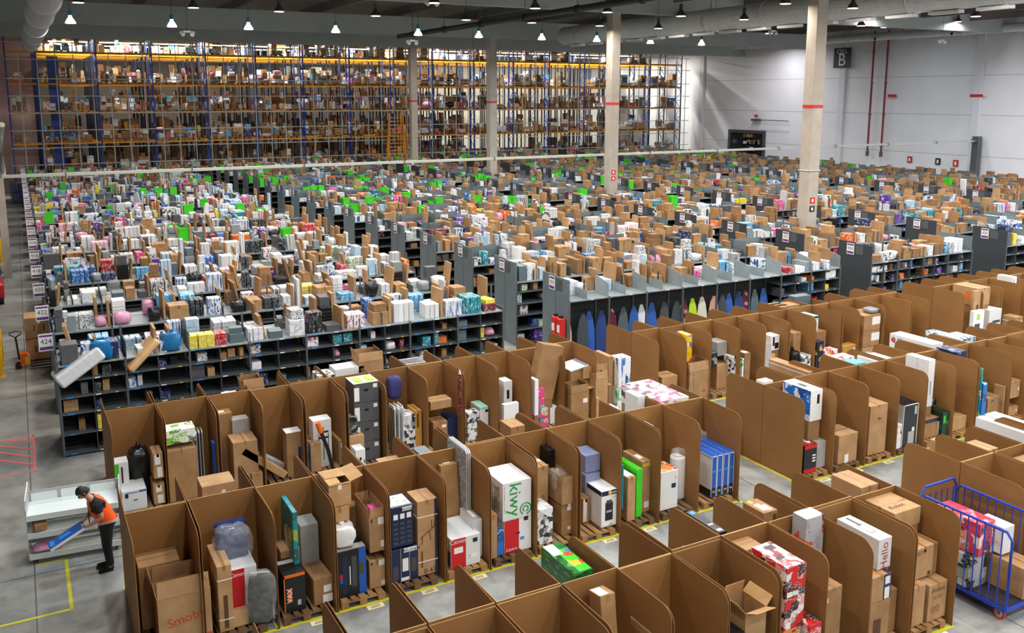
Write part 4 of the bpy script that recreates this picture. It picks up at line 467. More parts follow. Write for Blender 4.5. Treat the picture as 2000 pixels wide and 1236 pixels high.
('product_carton', 'product box', 'turquoise and white box in the leftmost lowest bay at the frame bottom', 2.16, 10.45, 0.15, 0.22, 0.3, 1.45, 'teallight', {}),
('film_bag', 'plastic bag', 'first clear plastic bag on goods at the frame bottom', 2.62, 10.75, 1.2, 0.21, 0.3, 0.35, 'polyclear', {'bag': 1, 'sup': 1}),
('film_bag', 'plastic bag', 'second clear plastic bag on goods at the frame bottom', 2.89, 10.75, 1.2, 0.22, 0.3, 0.4, 'polyclear', {'bag': 1, 'sup': 1}),
('toy_carton', 'toy box', 'red topped toy box with colourful sides inside the blue trolley', 14.29, 9.35, 0.9, 0.42, 0.9, 0.6, 'toyprint', {'pr': [('top', 0.5, 0.5, 0.97, 0.97, 'redtop')], 'sup': 1}),
('appliance_carton', 'appliance box', 'white grey box beside the red topped toy box in the trolley', 14.67, 9.0, 0.9, 0.3, 0.5, 0.5, 'white', {'sup': 1}),
('appliance_carton', 'appliance box', 'dark green and grey machine box low in the blue trolley', 14.22, 9.3, 0.29, 0.45, 0.7, 0.6, 'machineprint', {}),
('carton', 'carton', 'pale topped brown carton resting on the trolley rail', 14.72, 8.7, 0.29, 0.45, 0.8, 0.56, 'kraft', {})]
def prints(o,w,d,h,pr,txt):
    by={}
    for f,u,v,pw,ph,m in pr: by.setdefault(m,[]).append((f,u,v,pw,ph))
    lvl=0
    for m,L in by.items():
        mb=MB(); lvl+=1
        for f,u,v,pw,ph in L:
            T,FW,FH=face_T(f,w,d,h); a=.004
            x0=max(a,(u-pw/2)*FW);x1=min(FW-a,(u+pw/2)*FW);y0=max(a,(v-ph/2)*FH);y1=min(FH-a,(v+ph/2)*FH)
            if x1>x0 and y1>y0: mb.box(x0,x1,y0,y1,-.001,.0012+.0006*lvl,T)
        if mb.v: mb.obj('shipping_label' if m=='paper' else 'printed_panel',m,o)
    for f,u,v,size,s,m,rot in txt:
        T,FW,FH=face_T(f,w,d,h)
        c=link('lettering',text_mesh(s,size*1.35,m),o); c.matrix_local=T@Matrix.Translation((u*FW,v*FH,.0012+.0006*(lvl+1)))@Matrix.Rotation(math.radians(rot),4,'Z')
KR={'kraft','kraft2','kraftgold'}
def lump(mb,w,d,h,seed=0,n=10,m=14,p=.55):
    r=random.Random(seed); vs=[];fs=[]
    for i in range(n+1):
        th=PI*i/n
        for j in range(m):
            ph=2*PI*j/m; s=lambda a:(abs(a)**p)*(1 if a>0 else -1)
            k=1+r.uniform(-.15,.15)
            vs.append((w/2*s(math.sin(th))*s(math.cos(ph))*k,d/2*s(math.sin(th))*s(math.sin(ph))*k,h/2+h/2*s(math.cos(th))*(1+r.uniform(-.08,.0))))
    for i in range(n):
        for j in range(m): fs.append((i*m+j,i*m+(j+1)%m,(i+1)*m+(j+1)%m,(i+1)*m+j)[::-1])
    return mb.add(vs,fs)
def flaps(o,w,d,h,angs,lens=None,mat='flapin'):
    t=.006
    for k,a in enumerate(angs):
        if a is None: continue
        L=(lens or [.45*d,.45*d,.45*w,.45*w])[k]
        mb=MB(); a=math.radians(a) # 0 = straight up, positive leans outward
        W_=(w if k<2 else d)-.01
        dirs=[(0,-1),(0,1),(-1,0),(1,0)][k]
        e=Vector((dirs[0]*w/2,dirs[1]*d/2,h)); out=Vector((dirs[0],dirs[1],0)); up=Vector((0,0,1)); al=Vector((-dirs[1],dirs[0],0)) 
        v=(up*math.cos(a)+out*math.sin(a))*L; nn=(out*math.cos(a)-up*math.sin(a))*t
        P=[e-al*W_/2,e+al*W_/2,e+al*(W_/2-.01)+v,e-al*(W_/2-.01)+v]; P=P+[p+nn for p in P]
        mb.add(P,[(0,1,2,3),(7,6,5,4),(0,4,5,1),(1,5,6,2),(2,6,7,3),(3,7,4,0)]); mb.obj('flap',mat,o)
def item(name,cat,label,x,y,z,w,d,h,mat,op):
    d0=d
    if 'dep' in op: d=op['dep']; y+= (d-d0)/2
    h-=.003; loc=(x,y,z)
    mb=MB()
    if op.get('tilt'):
        ax,ang,L=op['tilt']; o=link(name,MB().bev(.1,.1,.1).mesh(name,mat),None)
        bpy.data.objects.remove(o); mb.bev(.16,d if d<.3 else .3,L); o=mb.obj(name,mat,None,(x-w/2+.1,y,z+.02)); o.rotation_euler=(0,math.radians(90-ang),0)
        o.rotation_euler=(0,math.radians(-(90-ang)),0); o.location=(x+w/2-.05,y,z+.06)
        if 'pr' in op: prints(o,.16,d if d<.3 else .3,L,op['pr'],[])
        return tag(o,label,cat)
    if op.get('bag'):
        lump(mb,w,d,h,len(label)*7+int(x*100),10,14,.38 if mat in('polywhite','polygrey','polyblack') else .5); o=mb.obj(name,mat,None,loc,True)
        if mat.startswith('poly'):
            k=MB(); lump(k,w*.25,d*.25,h*.18,3,5,8); q=k.obj('tied_neck',mat,o,(0,0,h*.92),True)
        return tag(o,label,cat)
    if op.get('roll'):
        r=min(w,d)/2; r=max(r,.17)
        mb.lathe([(0,0),(r*.95,0),(r,.03),(r,h-.04),(r*.95,h),(r*.3,h),(r*.28,h-.05),(0,h-.05)],20); o=mb.obj(name,mat,None,loc,True)
        k=MB(); lump(k,r*1.9,r*1.6,.22,5,6,10); k.obj('loose_wrapping','polyclear',o,(0,0,h-.05),True); return tag(o,label,cat)
    if op.get('tube'):
        mb.cyl((-w/2,0,0),(w/2,0,.18),.045,12); o=mb.obj(name,mat,None,loc,True); k=MB(); k.cyl((w/2,0,.18),(w/2+.03,0,.195),.05,12); k.obj('end_cap','teal',o); return tag(o,label,cat)
    if op.get('tool'):
        o=empty(name,loc); k=MB(); k.tube([(-.15,0,1.1),(.05,0,.5),(.15,0,0)],.045,10); k.obj('handle','black',o); k=MB(); k.tube([(-.18,0,1.2),(-.1,0,.95)],.06,10); k.obj('grip','orange',o); return tag(o,label,cat)
    if op.get('slats'):
        o=empty(name,loc); n=3
        for i in range(n):
            k=MB(); X=-w/2+w*(i+.5)/n; t=w/n*.32
            k.tube([(X,-d/2,0),(X,-d/2,h-.05),(X,-d/2+.05,h),(X,d/2-.05,h),(X,d/2,h-.05),(X,d/2,0)],max(.012,t*.5),6); k.obj('frame','alu',o)
            k=MB(); k.box(X-t*.4,X+t*.4,-d/2+.02,d/2-.02,.08,h-.06); k.obj('panel','greyrows' if i==0 else 'white',o)
        return tag(o,label,cat)
    if name=='wire_airer':
        o=empty(name,loc)
        k=MB(); k.tube([(-w/2,-d/2,h),(w/2,-d/2,h),(w/2,d/2,h),(-w/2,d/2,h),(-w/2,-d/2,h)],.012,6); k.obj('frame','alu',o)
        k=MB(); [k.cyl((-w/2,-d/2+d*(i+.5)/9,h),(w/2,-d/2+d*(i+.5)/9,h),.004,5) for i in range(9)]; k.obj('wires','alu',o)
        k=MB(); [k.cyl((sx*w/2.2,sy*d/2.2,0),(sx*w/2.2,sy*d/2.2,h),.01,5) for sx in(-1,1) for sy in (-1,1)]; k.obj('folded_stand','alu',o); return tag(o,label,cat)
    if name=='garland':
        mb.prism([(-.03,0),(.03,0),(.05,h*.4),(.03,h*.7),(.05,h),(-.02,h),(-.05,h*.65),(-.03,h*.3)],.03); o=mb.obj(name,mat,None,loc); o.rotation_euler=(PI/2,0,-.9); k=MB(); k.prism([(-.02,h),(.05,h),(.0,h+.12)],.03); k.obj('white_tip','paper',o); return tag(o,label,cat)
    op_=op.get('open')
    if op_ in (1,3,5) :
        t=.007
        mb.box(-w/2,w/2,-d/2,d/2,0,t); mb.box(-w/2,w/2,-d/2,-d/2+t,t,h); mb.box(-w/2,w/2,d/2-t,d/2,t,h); mb.box(-w/2,-w/2+t,-d/2+t,d/2-t,t,h); mb.box(w/2-t,w/2,-d/2+t,d/2-t,t,h)
        o=mb.obj(name,mat,None,loc)
        flaps(o,w,d,h,{1:[-8,-12,10,-20],3:[2,4,2,4],5:[65,-15,40,45]}[op_],{1:None,3:[.16,.16,.16,.16],5:[.22,.2,.22,.22]}[op_],'flapin' if op_==5 else mat)
    elif op_==2:
        t=.007; mb.box(-w/2,w/2,-d/2,d/2,0,t); mb.box(-w/2,w/2,-d/2,-d/2+t,t,h); mb.box(-w/2,w/2,d/2-t,d/2,t,h); mb.box(-w/2,-w/2+t,-d/2+t,d/2-t,t,h); mb.box(w/2-t,w/2,-d/2+t,d/2-t,t,h)
        o=mb.obj(name,mat,None,loc); flaps(o,w,d,h,[88,-88,-89,75],[.02,d*.6,w*.55,.24],'flapin')
    elif op_==4:
        t=.007; mb.box(-w/2,w/2,d/2-t,d/2,0,h); mb.box(-w/2,w/2,-d/2,d/2-t,0,t); mb.box(-w/2,w/2,-d/2,d/2-t,h-t,h); mb.box(-w/2,-w/2+t,-d/2,d/2-t,t,h-t); mb.box(w/2-t,w/2,-d/2,d/2-t,t,h-t)
        o=mb.obj(name,mat,None,loc); k=MB(); k.box(-w/2,w/2,-d/2-.2,-d/2,-.006,0); k.obj('flap','flapin',o)
        k=MB(); k.box(-w/2,w/2,-d/2-.012,-d/2-.004,h*.55,h+.14); k.obj('flap','flapin',o)
    else:
        mb.bev(w,d,h,.007 if mat in KR else .004); o=mb.obj(name,mat,None,loc)
        if mat in KR and min(w,d)>.12:
            k=MB(); tw=.025; hv=min(.09,h*.35); a=d>=w
            if a: k.box(-tw,tw,-d/2-.0015,d/2+.0015,h-.001,h+.0016); k.box(-tw,tw,-d/2-.0018,-d/2,h-hv,h); 
            else: k.box(-w/2-.0015,w/2+.0015,-tw,tw,h-.001,h+.0016); k.box(-w/2-.0018,-w/2,-tw,tw,h-hv,h)
            k.obj('tape','tape',o)
    if op.get('straps'):
        for i in range(2):
            z=h*(.18+.6*i); k=MB(); e=.003
            k.box(-w/2-e,w/2+e,-d/2-e,-d/2,z,z+.016); k.box(-w/2-e,-w/2,-d/2,d/2,z,z+.016); k.box(w/2,w/2+e,-d/2,d/2,z,z+.016); k.box(-w/2-e,w/2+e,d/2,d/2+e,z,z+.016); k.obj('strap','paper',o)
    if op.get('handle'):
        k=MB(); k.tube([(-.08,-d/2+.2,h),(-.08,-d/2+.2,h+.03),(.08,-d/2+.2,h+.03),(.08,-d/2+.2,h)],.012,6); k.obj('handle','black',o)
        k=MB(); k.box(-w/2-.004,w/2+.004,-d/2-.004,d/2+.004,h*.48,h*.55); k.obj('rim','steel',o)
    prints(o,w,d,h,op.get('pr',[]),op.get('txt',[]))
    if op.get('scr'):   # simple line drawing of a bench
        k=MB(); T,FW,FH=face_T('front',w,d,h); P=[(.1,.5),(.8,.62),(.95,.7)],[(.25,.52),(.2,.42)],[(.6,.58),(.66,.46)],[(.85,.66),(.88,.8)],[(.72,.6),(.7,.72)]
        for L in P:
            for a,b in zip(L,L[1:]): 
                a=Vector((a[0]*FW,a[1]*FH,.002));b=Vector((b[0]*FW,b[1]*FH,.002)); k.cyl(T@a,T@b,.008,5)
        k.obj('printed_drawing','inkbrown',o)
    if op.get('ring'):
        T,FW,FH=face_T('front',w,d,h); c=Vector((FW*.8,FH*.22,.002)); k=MB()
        for r in (.115,.055): k.tube([T@(c+Vector((r*math.cos(a*PI/9),r*math.sin(a*PI/9),0))) for a in range(-4,13)],.012,5)
        k.obj('printed_badge','green',o)
    if op.get('lg') or op.get('lgd'):
        T,FW,FH=face_T('left',w,d,h); c=T@Vector((FW*(.09 if op.get('lg') else .72),FH*(.72 if op.get('lg') else .3),0)); k=MB(); q=.075 if op.get('lg') else .1
        k.cyl(c,c+Vector((-.003,0,0)),q,20); k.obj('printed_badge','red' if op.get('lg') else 'inkbrown',o)
        if op.get('lg'):
            k=MB(); k.tube([c+Vector((-.004,.04*math.cos(a*PI/8),.04*math.sin(a*PI/8))) for a in range(0,14)],.006,5); k.obj('printed_ring','paper',o)
    rx,ry,rz=[math.radians(op.get(a,0)) for a in ('rx','ry','rz')]
    o.rotation_euler=(rx,ry,rz)
    return tag(o,label,cat)
SUPG='cartons underneath other goods'
def build_items():
    for (n,c,l,x,y,z,w,d,h,m,op) in ITEMS:
        if op.get('tv'): op=dict(op); op['txt']=[('left',.19,.7,.17,'LG','inkgrey',0)]
        item(n,c,l,x,y,z,w,d,h,m,op)
        if op.get('sup') and z>.2 and not l.endswith('trolley'):
            zz=.15; k=1 if z<1 else 2
            for i in range(k):
                q=item('support_carton','carton','plain brown carton underneath other goods in the cardboard bays',x,y+.0,zz,max(.08,w*.96),max(.1,(op.get('dep') or d)*.94),(z-.15)/k,'kraft2',{}); q['group']=SUPG; zz+=(z-.15)/k
                if 'dep' in op: q.location.y+=(op['dep']-d)/2
# ------------------------------------------------------------------ camera
def camera():
    c=bpy.data.cameras.new('camera'); o=bpy.data.objects.new('camera',c); COL.objects.link(o)
    c.sensor_width=36; c.sensor_fit='HORIZONTAL'; c.lens=36*1761.36/2000; c.shift_y=-132/2000; c.clip_end=400; c.clip_start=.1
    R=[CAMROWS[0],CAMROWS[1],CAMROWS[2]]
    X=Vector([r[0] for r in R]);Yd=Vector([r[1] for r in R]);Z=Vector([r[2] for r in R])
    m=Matrix.Identity(4)
    for i in range(3): m[i][0]=X[i]; m[i][1]=-Yd[i]; m[i][2]=-Z[i]; m[i][3]=(0,0,8.8)[i]
    o.matrix_world=m; SC.camera=o
    return o
def depth(x,y,z):   # distance in front of the camera plane
    return sum(CAMROWS[k][2]*(x,y,z-8.8)[k] for k in range(3))
def pix(x,y,z):
    r=[sum(CAMROWS[k][j]*(x,y,z-8.8)[k] for k in range(3)) for j in range(3)]
    return (1000+1761.36*r[0]/r[2],486+1761.36*r[1]/r[2],r[2])
# ------------------------------------------------------------------ shell
def shell():
    m,n,l,b=newmat('floor_concrete')
    t=noise(n,l,.35,6,rough=.6); r=ramp(n,l,t.outputs['Fac'],[(.3,'7c7e7c'),(.5,'989996'),(.72,'b2b3af')])
    t2=noise(n,l,1.7,5,rough=.65); r2=ramp(n,l,t2.outputs['Fac'],[(.35,'5c5d5b'),(.55,'ffffff')]); mx=n.new('ShaderNodeMixRGB'); mx.blend_type='MULTIPLY'; mx.inputs[0].default_value=.35
    l.new(r.outputs[0],mx.inputs[1]); l.new(r2.outputs[0],mx.inputs[2]); l.new(mx.outputs[0],b.inputs['Base Color'])
    mr=n.new('ShaderNodeMapRange'); mr.inputs['To Min'].default_value=.28; mr.inputs['To Max'].default_value=.5; l.new(t2.outputs['Fac'],mr.inputs[0]); l.new(mr.outputs[0],b.inputs['Roughness'])
    mb=MB(); mb.box(-14,76,-12,116,-.2,0); struct(mb.obj('floor',m),'grey polished concrete warehouse floor')
    jm=solid('joint','5f605e',.9)
    mb=MB(); [mb.box(-14,74,y-.012,y+.012,0,.002) for y in (-3.4,2,7.4,12.8,17.9,29.5,35,41)]; [mb.box(x-.012,x+.012,-12,86,0,.002) for x in (-6,-.35,14.2,28)]
    struct(mb.obj('floor_joint',jm),'thin dark joints sawn in the concrete floor')
    wm=kraft('wall_paint','eceef2',.03,.7,.4)
    mb=MB(); mb.box(74,74.3,-12,116,0,16)
    w=struct(mb.obj('wall_right',wm),'white painted concrete panel wall')
    sm=solid('seam','b4b6b8',.8); mb=MB(); [mb.box(73.99,74,-12,87,z-.02,z+.02) for z in (3.6,7.16,10.6)]; struct(mb.obj('trim_1',sm),'panel seams of the white wall')
    mb=MB(); [mb.box(73.75,74,y-.35,y+.35,0,15) for y in (87,65.5,50.6,31,14,-3)]; struct(mb.obj('trim_2',wm),'white pilasters on the wall')
    pk=kraft('wall_pink','b99c98',.05,.8,.4); bk=kraft('wall_rear_shaded','5e5852',.05,.8,.4)
    mb=MB(); mb.box(-14,1.7,95,95.3,0,16); struct(mb.obj('wall_left_back',pk),'pinkish wall behind the rack end at the left aisle')
    mb=MB(); mb.box(46,74,113,113.3,0,16); struct(mb.obj('wall_back_right',kraft('wall_pale','d2cdc0',.05,.8,.4)),'pale wall behind the pallet racks')
    mb=MB(); mb.box(-14,46,113,113.3,0,16); struct(mb.obj('wall_back',bk),'wall behind the pallet racks, shade among the goods put into its colour')  # this stretch is coloured dark for the shade deep in the racks
    mb=MB(); mb.box(-14.3,-14,-12,116,0,16); struct(mb.obj('wall_left',wm),'plain wall of the warehouse')
    mb=MB(); mb.box(-14,74,-12.3,-12,0,16); struct(mb.obj('wall_front',wm),'plain wall of the warehouse')
    cm=kraft('roof_deck','757069',.05,.9,.5)
    mb=MB(); mb.box(-14,76,-12,85,15.3,15.5); mb.box(-14,76,85,116,14.9,15.1); struct(mb.obj('ceiling',cm),'dark roof deck over the hall')
    rm=kraft('purlin','b5b09a',.05,.8,.5)
    mb=MB(); [mb.box(-14,76,y-.2,y+.2,14.35,14.9) for y in [82.5+1.6*i for i in range(20)]]; struct(mb.obj('ceiling_joist',rm),'pale ribs under the roof above the racks')
    bm_=kraft('beam_concrete','b3bbb7',.05,.8,.6)
    mb=MB(); mb.box(-14,68,64.2,64.8,13.25,14.6); mb.box(-14,74,79.9,80.5,13.25,14.6); [mb.box(-14,74,y-.3,y+.3,13.95,15.3) for y in (-2,14.5,31,48)]
    struct(mb.obj('ceiling_beam',bm_),'grey concrete beams under the roof')
    mb=MB(); [mb.box(33-.25,33+.25,y0,y1,14.3,15.2) for y0,y1 in ((-12,80),)]; [mb.box(x-.12,x+.12,-12,80,14.75,15.3) for x in range(-10,74,6)]; struct(mb.obj('ceiling_rib',cm),'dark ribs under the roof')
    # columns
    for cx_,y in ((COLX[0],30.7),(COLX[1],48.3),(COLX[2],64.8),(COLX[3],80.2)):
        mb=MB(); mb.prism([(-.29,-.33),(.29,-.33),(.33,-.29),(.33,.29),(.29,.33),(-.29,.33),(-.33,.29),(-.33,-.29)],14.0)
        o=struct(mb.obj('concrete_column','concrete',None,(cx_,y,0)),'concrete column with a red band')
        k=MB(); k.prism([(-.3,-.34),(.3,-.34),(.34,-.3),(.34,.3),(.3,.34),(-.3,.34),(-.34,.3),(-.34,-.3)],.15); k.obj('red_band','signred',o,(0,0,8.25))
        if y<50:
            for zz,mm in ((3.95,'signred'),(3.55,'signgreen') ):
                k=MB(); k.box(-.62 if False else -.2,.12,-.345,-.335,zz-.14,zz+.14); q=k.obj('safety_sign',mm if y<40 or mm=='signred' else 'signred',o)
                k=MB(); k.box(-.1,.02,-.347,-.344,zz-.07,zz+.07); k.obj('sign_symbol','paper',q)
            if y<40: 
                k=MB(); k.tube([(-.35,-.35,5.35),(.35,-.35,5.35),(.35,.35,5.35),(-.35,.35,5.35),(-.35,-.35,5.35)],.03,6); k.obj('steel_collar','netgrey',o)
    # doorway into the next hall, its unlit interior painted as a dark sheet
    dk=solid('door_dark','14161a',.9)
    mb=MB(); mb.box(73.93,73.97,76.3,81.6,.0,4.6); d=struct(mb.obj('door_1',dk),'doorway into the next hall, its unlit inside painted as a dark sheet')
    k=MB(); k.box(73.8,73.99,75.95,76.3,0,4.95); k.box(73.8,73.99,81.6,81.95,0,4.95); k.box(73.8,73.99,76.3,81.6,4.6,4.95); struct(k.obj('door_frame','steel',d),'grey frame of the doorway')
    mb=MB()
    for i in range(40): mb.m=i%4; y=76.5+RND.random()*4.6; z=.4+.75*RND.randrange(6); mb.box(73.6,73.92,y,y+RND.uniform(.2,.6),z,z+RND.uniform(.2,.5))
    o=mb.obj('stock_beyond',['kraft','kraft2','white','darkgrey']); o['kind']='stuff'; tag(o,'goods on shelves glimpsed through the doorway in the white wall','goods')
    # wall fittings
    o=empty('hall_sign',(73.66,65.5,12.6)); tag(o,'black square sign reading CELL B high on the white wall','sign')
    k=MB(); k.box(-.06,0,-1.05,1.05,-.98,.98); k.obj('board','signgreen',o)
    for s,z,sz in (('CELL',.62,.62),('B',-.25,1.75)):
        c=link('lettering',text_mesh(s,sz,'paper'),o); c.matrix_local=Matrix(((0,0,-1,-.063),(-1,0,0,0),(0,1,0,z),(0,0,0,1)))
    for i,(y,) in enumerate(((61.6,),(60.0,))):
        o=empty('sprinkler_pipe',(73.55,y,0)); tag(o,['thin dark red pipe down the white wall, nearer the black sign','thin dark red pipe down the white wall, farther from the black sign'][i],'pipe')
        k=MB(); k.cyl((0,0,3.2),(0,0,15),.09,8); k.obj('pipe','pipered',o); k=MB(); [k.box(-.1,.12,-.14,.14,z,z+.1) for z in (4,7,10,13)]; k.obj('pipe_clamp','steel',o)
        k=MB(); k.cyl((0,0,3.0),(0,0,3.5),.16,8); k.obj('valve','steel',o)
    for i,(y,z,w,l_) in enumerate(((59.3,8.85,.9,'small red bar mark on the white wall beside the two red pipes'),(50.6,8.85,1.2,'red bar mark on the white pilaster above the grey post'),(77.4,6.6,.5,'small red plate above the doorway in the white wall'))):
        k=MB(); k.box(73.7,73.76,y-w/2,y+w/2,z-.12,z+.12); tag(k.obj('wall_mark','signred'),l_,'marking')
    o=empty('barrier_arm',(73.55,75.5,6.15)); tag(o,'thin grey rod fixed on the wall above the doorway','rod'); k=MB(); k.cyl((0,-3.2,0),(0,2.2,.0),.05,6); k.obj('rod','steel',o); k=MB(); k.box(-.1,.3,1.2,2.4,-.12,.12); k.obj('bracket','steel',o)
    for i,(y,z) in enumerate(((57,2.9),(52.2,2.85),(54,2.9))):
        k=MB(); k.box(73.9,73.96,y-.25,y+.25,z-.3,z+.3); o=tag(k.obj('wall_safety_sign','signred' if i<2 else 'signgreen'),['red and white fire sign low on the white wall, nearer the red pipes','red and white fire sign low on the white wall, nearer the grey post','green safety sign low on the white wall between two fire signs'][i],'sign')
        k=MB(); k.box(73.88,73.9,y-.1,y+.1,z-.16,z+.16); k.obj('symbol','paper',o)
    # long bar and its posts
    o=empty('cable_tray',(0,50,0)); tag(o,'long pale steel cable tray crossing the hall above the shelving','cable tray')
    k=MB(); k.box(-.8,73.9,-.12,.12,4.88,5.02); k.obj('tray','netgrey',o)
    k=MB(); [k.box(x-.03,x+.03,-.15,.15,4.84,5.06) for x in range(2,74,6)]; k.obj('joint_plate','steel',o)
    k=MB(); k.box(73.2,73.75,-.28,.28,0,5.35); k.obj('post','steel',o)
    k=MB(); k.box(72.9,73.3,-.2,.2,4.8,5.1); k.obj('bracket','steel',o)
    k=MB(); k.tube([(-.5,-6,7.6),(-.62,-5,7.1),(-.7,0,5.2),(-.75,0,4.9)],.12,8); k.obj('end_arm','palepaint',o)
    k=MB(); k.box(-1.05,-.72,-.2,.2,0,4.9); k.obj('post','concrete',o)
def ducts():
    def duct(name,label,p0,p1,r,n,nozz=True,mat='duct'):
        o=empty(name,p0); d=Vector(p1)-Vector(p0); L=d.length
        k=MB(); k.cyl((0,0,0),d,r,24); k.obj('tube',mat,o,smooth=False)
        for i in range(n):
            c=d*((i+.5)/n); u=d.normalized(); k=MB(); k.cyl(c-u*.09,c-u*.03,r+.05,24); k.cyl(c+u*.03,c+u*.09,r+.05,24); k.obj('ring',mat,o)
        if nozz:
            for i in range(n*2):
                k=MB(); c=d*((i+.25)/(n*2)); k.box(c.x-.2,c.x+.2,c.y-.8,c.y+.8,c.z-r-.16,c.z-r-.02); k.obj('air_outlet','white',o)
        k=MB(); [k.cyl(d*((i+.5)/n)+Vector((0,0,r)),d*((i+.5)/n)+Vector((0,0,max(r+.1,15.2-p0[2]))),.02,5) for i in range(n)]; k.obj('hanger','steel',o)
        return tag(o,label,'duct')
    duct('ventilation_duct','largest round silver ventilation duct with white outlets beneath',(38.6,18,13.45),(38.6,62,13.45),.7,9)
    duct('ventilation_duct','slimmer silver duct running along the white wall',(72.4,30,14.36),(72.4,85,14.36),.36,9,False)
    duct('ventilation_duct','round grey duct over the aisle beside the shelving ends',(1.35,20,12.4),(1.35,74,12.4),.55,7,False)
    duct('black_pipe','thin black pipe hung below the roof between the lamps',(24.6,20,13.0),(24.6,62,13.0),.16,8,False,'pipeblack')
    for i,(y,z) in enumerate(((77,14.36),(73,14.36),(60,14.36),(52,14.36))):
        k=MB(); k.cyl((71.68,y,z-.22),(72.02,y,z-.18),.18,12); o=tag(k.obj('duct_nozzle','duct'),['first','second','third','last'][i]+' round air nozzle on the duct along the white wall, from the racks','nozzle')
        k=MB(); k.cyl((71.66,y,z-.22),(71.69,y,z-.22),.12,12); k.obj('mouth','rubber',o)
def lamps():
    mk={}
    def proto(kind):
        o=link('pendant_lamp',None)
        hous,lens={'cool':('bellglass','lampcool'),'warm':('steeldark','lampwarm'),'pink':('lamprim','lamppink')}[kind]
        k=MB(); k.lathe([(.06,.42),(.09,.4),(.1,.3),(.13,.26),(.2,.16),(.26,.04),(.27,0),(.25,0),(.18,.12),(.06,.24)],16); k.obj('shade',hous,o,smooth=True)
        k=MB(); k.lathe([(.09,.4),(.1,.6),(.06,.65),(0,.65)],12); k.obj('ballast_housing','teal' if kind=='cool' else 'steeldark',o)
        k=MB(); k.lathe([(0,.035),(.245,.035),(.25,-.012),(0,-.03)],16); k.obj('lens',lens,o)
        k=MB(); k.cyl((0,0,.65),(0,0,2.35),.015,5); k.obj('cable','steel',o)
        return o
    P={k:proto(k) for k in ('cool','warm','pink')}; used=set()
    LD={}
    for k,c in (('cool',(.86,.95,1)),('warm',(1,.9,.8)),('pink',(1,.97,1))):
        L=bpy.data.lights.new('lamp_'+k,'AREA'); L.shape='DISK'; L.size=.5; L.energy=LAMPW; L.color=c; L.spread=PI*.95; LD[k]=L
    ow=['first','second','third','fourth','fifth','sixth','seventh','eighth','ninth','tenth','eleventh','twelfth','thirteenth','fourteenth','fifteenth','sixteenth']
    for j,y in enumerate((-6,1,9,17,24.5,32,39.6,47.4,54.4,72)):  # last row is added, unseen behind the beam, to light shelves and racks
        for i in range(15):
            x=-10+i*5.2 if False else (3.0,8.1,12.3,17.5,22.9,27.2,32.0,36.5,41.2,46.0,51,56,61,66,70.6)[i]
            kind='cool' if y in (54.4,1,17) else ('pink' if x>41 else 'warm')
            z=12.6 if kind=='cool' else (13.05 if y<70 else 14.2)
            px_,py_,dd=pix(x,y,z)
            vis=dd>0 and -30<px_<2030 and -30<py_<1260
            if vis and x>47.5 and y<70:
                if x not in (56,66): continue
                z=14.6  # lamps added up behind the duct to brighten the white wall
            if True:
                o=P[kind] if kind not in used else copy_tree(P[kind]); used.add(kind); o.location=(x,y,z)
                tag(o,{'cool':'glass bell','warm':'dark shaded','pink':'pink rimmed'}[kind]+' pendant lamp, '+ow[i]+' along the '+ow[9-j]+' roof row from the racks','lamp','pendant lamps under the roof')
            q=bpy.data.objects.new('lamp_light',LD[kind]); COL.objects.link(q); q.location=(0,0,-.05); q.parent=o
    # bar of small spare lamps near the roof (emergency twin spots)
    for i,(x,y,z) in enumerate(((8.5,52,12.1),(21.5,52,12.0),(29.5,60,11.9),(18,41,13.2),(5,44,13.3),(44.0,45,12.9),(61,45,12.8))):
        o=empty('twin_spot',(x,y,z)); tag(o,ow[i]+' small white twin spotlight hanging under the roof, counted from the left aisle','lamp','twin spotlights under the roof')
        k=MB(); k.cyl((0,0,.15),(0,0,15.2-z),.012,5); k.obj('cable','steel',o); k=MB(); k.box(-.18,.18,-.06,.06,.05,.15); k.obj('bracket','white',o)
        for s in (-1,1): k=MB(); k.cyl((s*.22,-.1,-.08),(s*.3,.06,.06),.11,10); k.obj('spot_head','white',o)
    L=bpy.data.lights.new('strip_tube','AREA'); L.shape='RECTANGLE'; L.size=4.2; L.size_y=.25; L.energy=STRIPW; L.color=(1,.97,.88)
    n=0
    for y in (90.5,97.5,104.5):
        for i in range(14):
            x=5+i*4.9
            o=empty('strip_light',(x,y,13.9)); tag(o,'long fluorescent strip, '+ow[i]+' from the left aisle, '+{90.5:'first',97.5:'second',104.5:'third'}[y]+' line above the racks','lamp','strip lights above the pallet racks')
            k=MB(); k.box(-2.2,2.2,-.1,.1,0,.08); k.obj('housing','white',o); k=MB(); k.box(-2.15,2.15,-.12,.12,-.05,0); k.obj('tube','striplight',o)
            k=MB(); k.cyl((-2,0,.08),(-2,0,.5),.01,4); k.cyl((2,0,.08),(2,0,.5),.01,4); k.obj('hanger','steel',o)
            q=bpy.data.objects.new('strip_tube',L); COL.objects.link(q); q.location=(0,0,-.08); q.parent=o
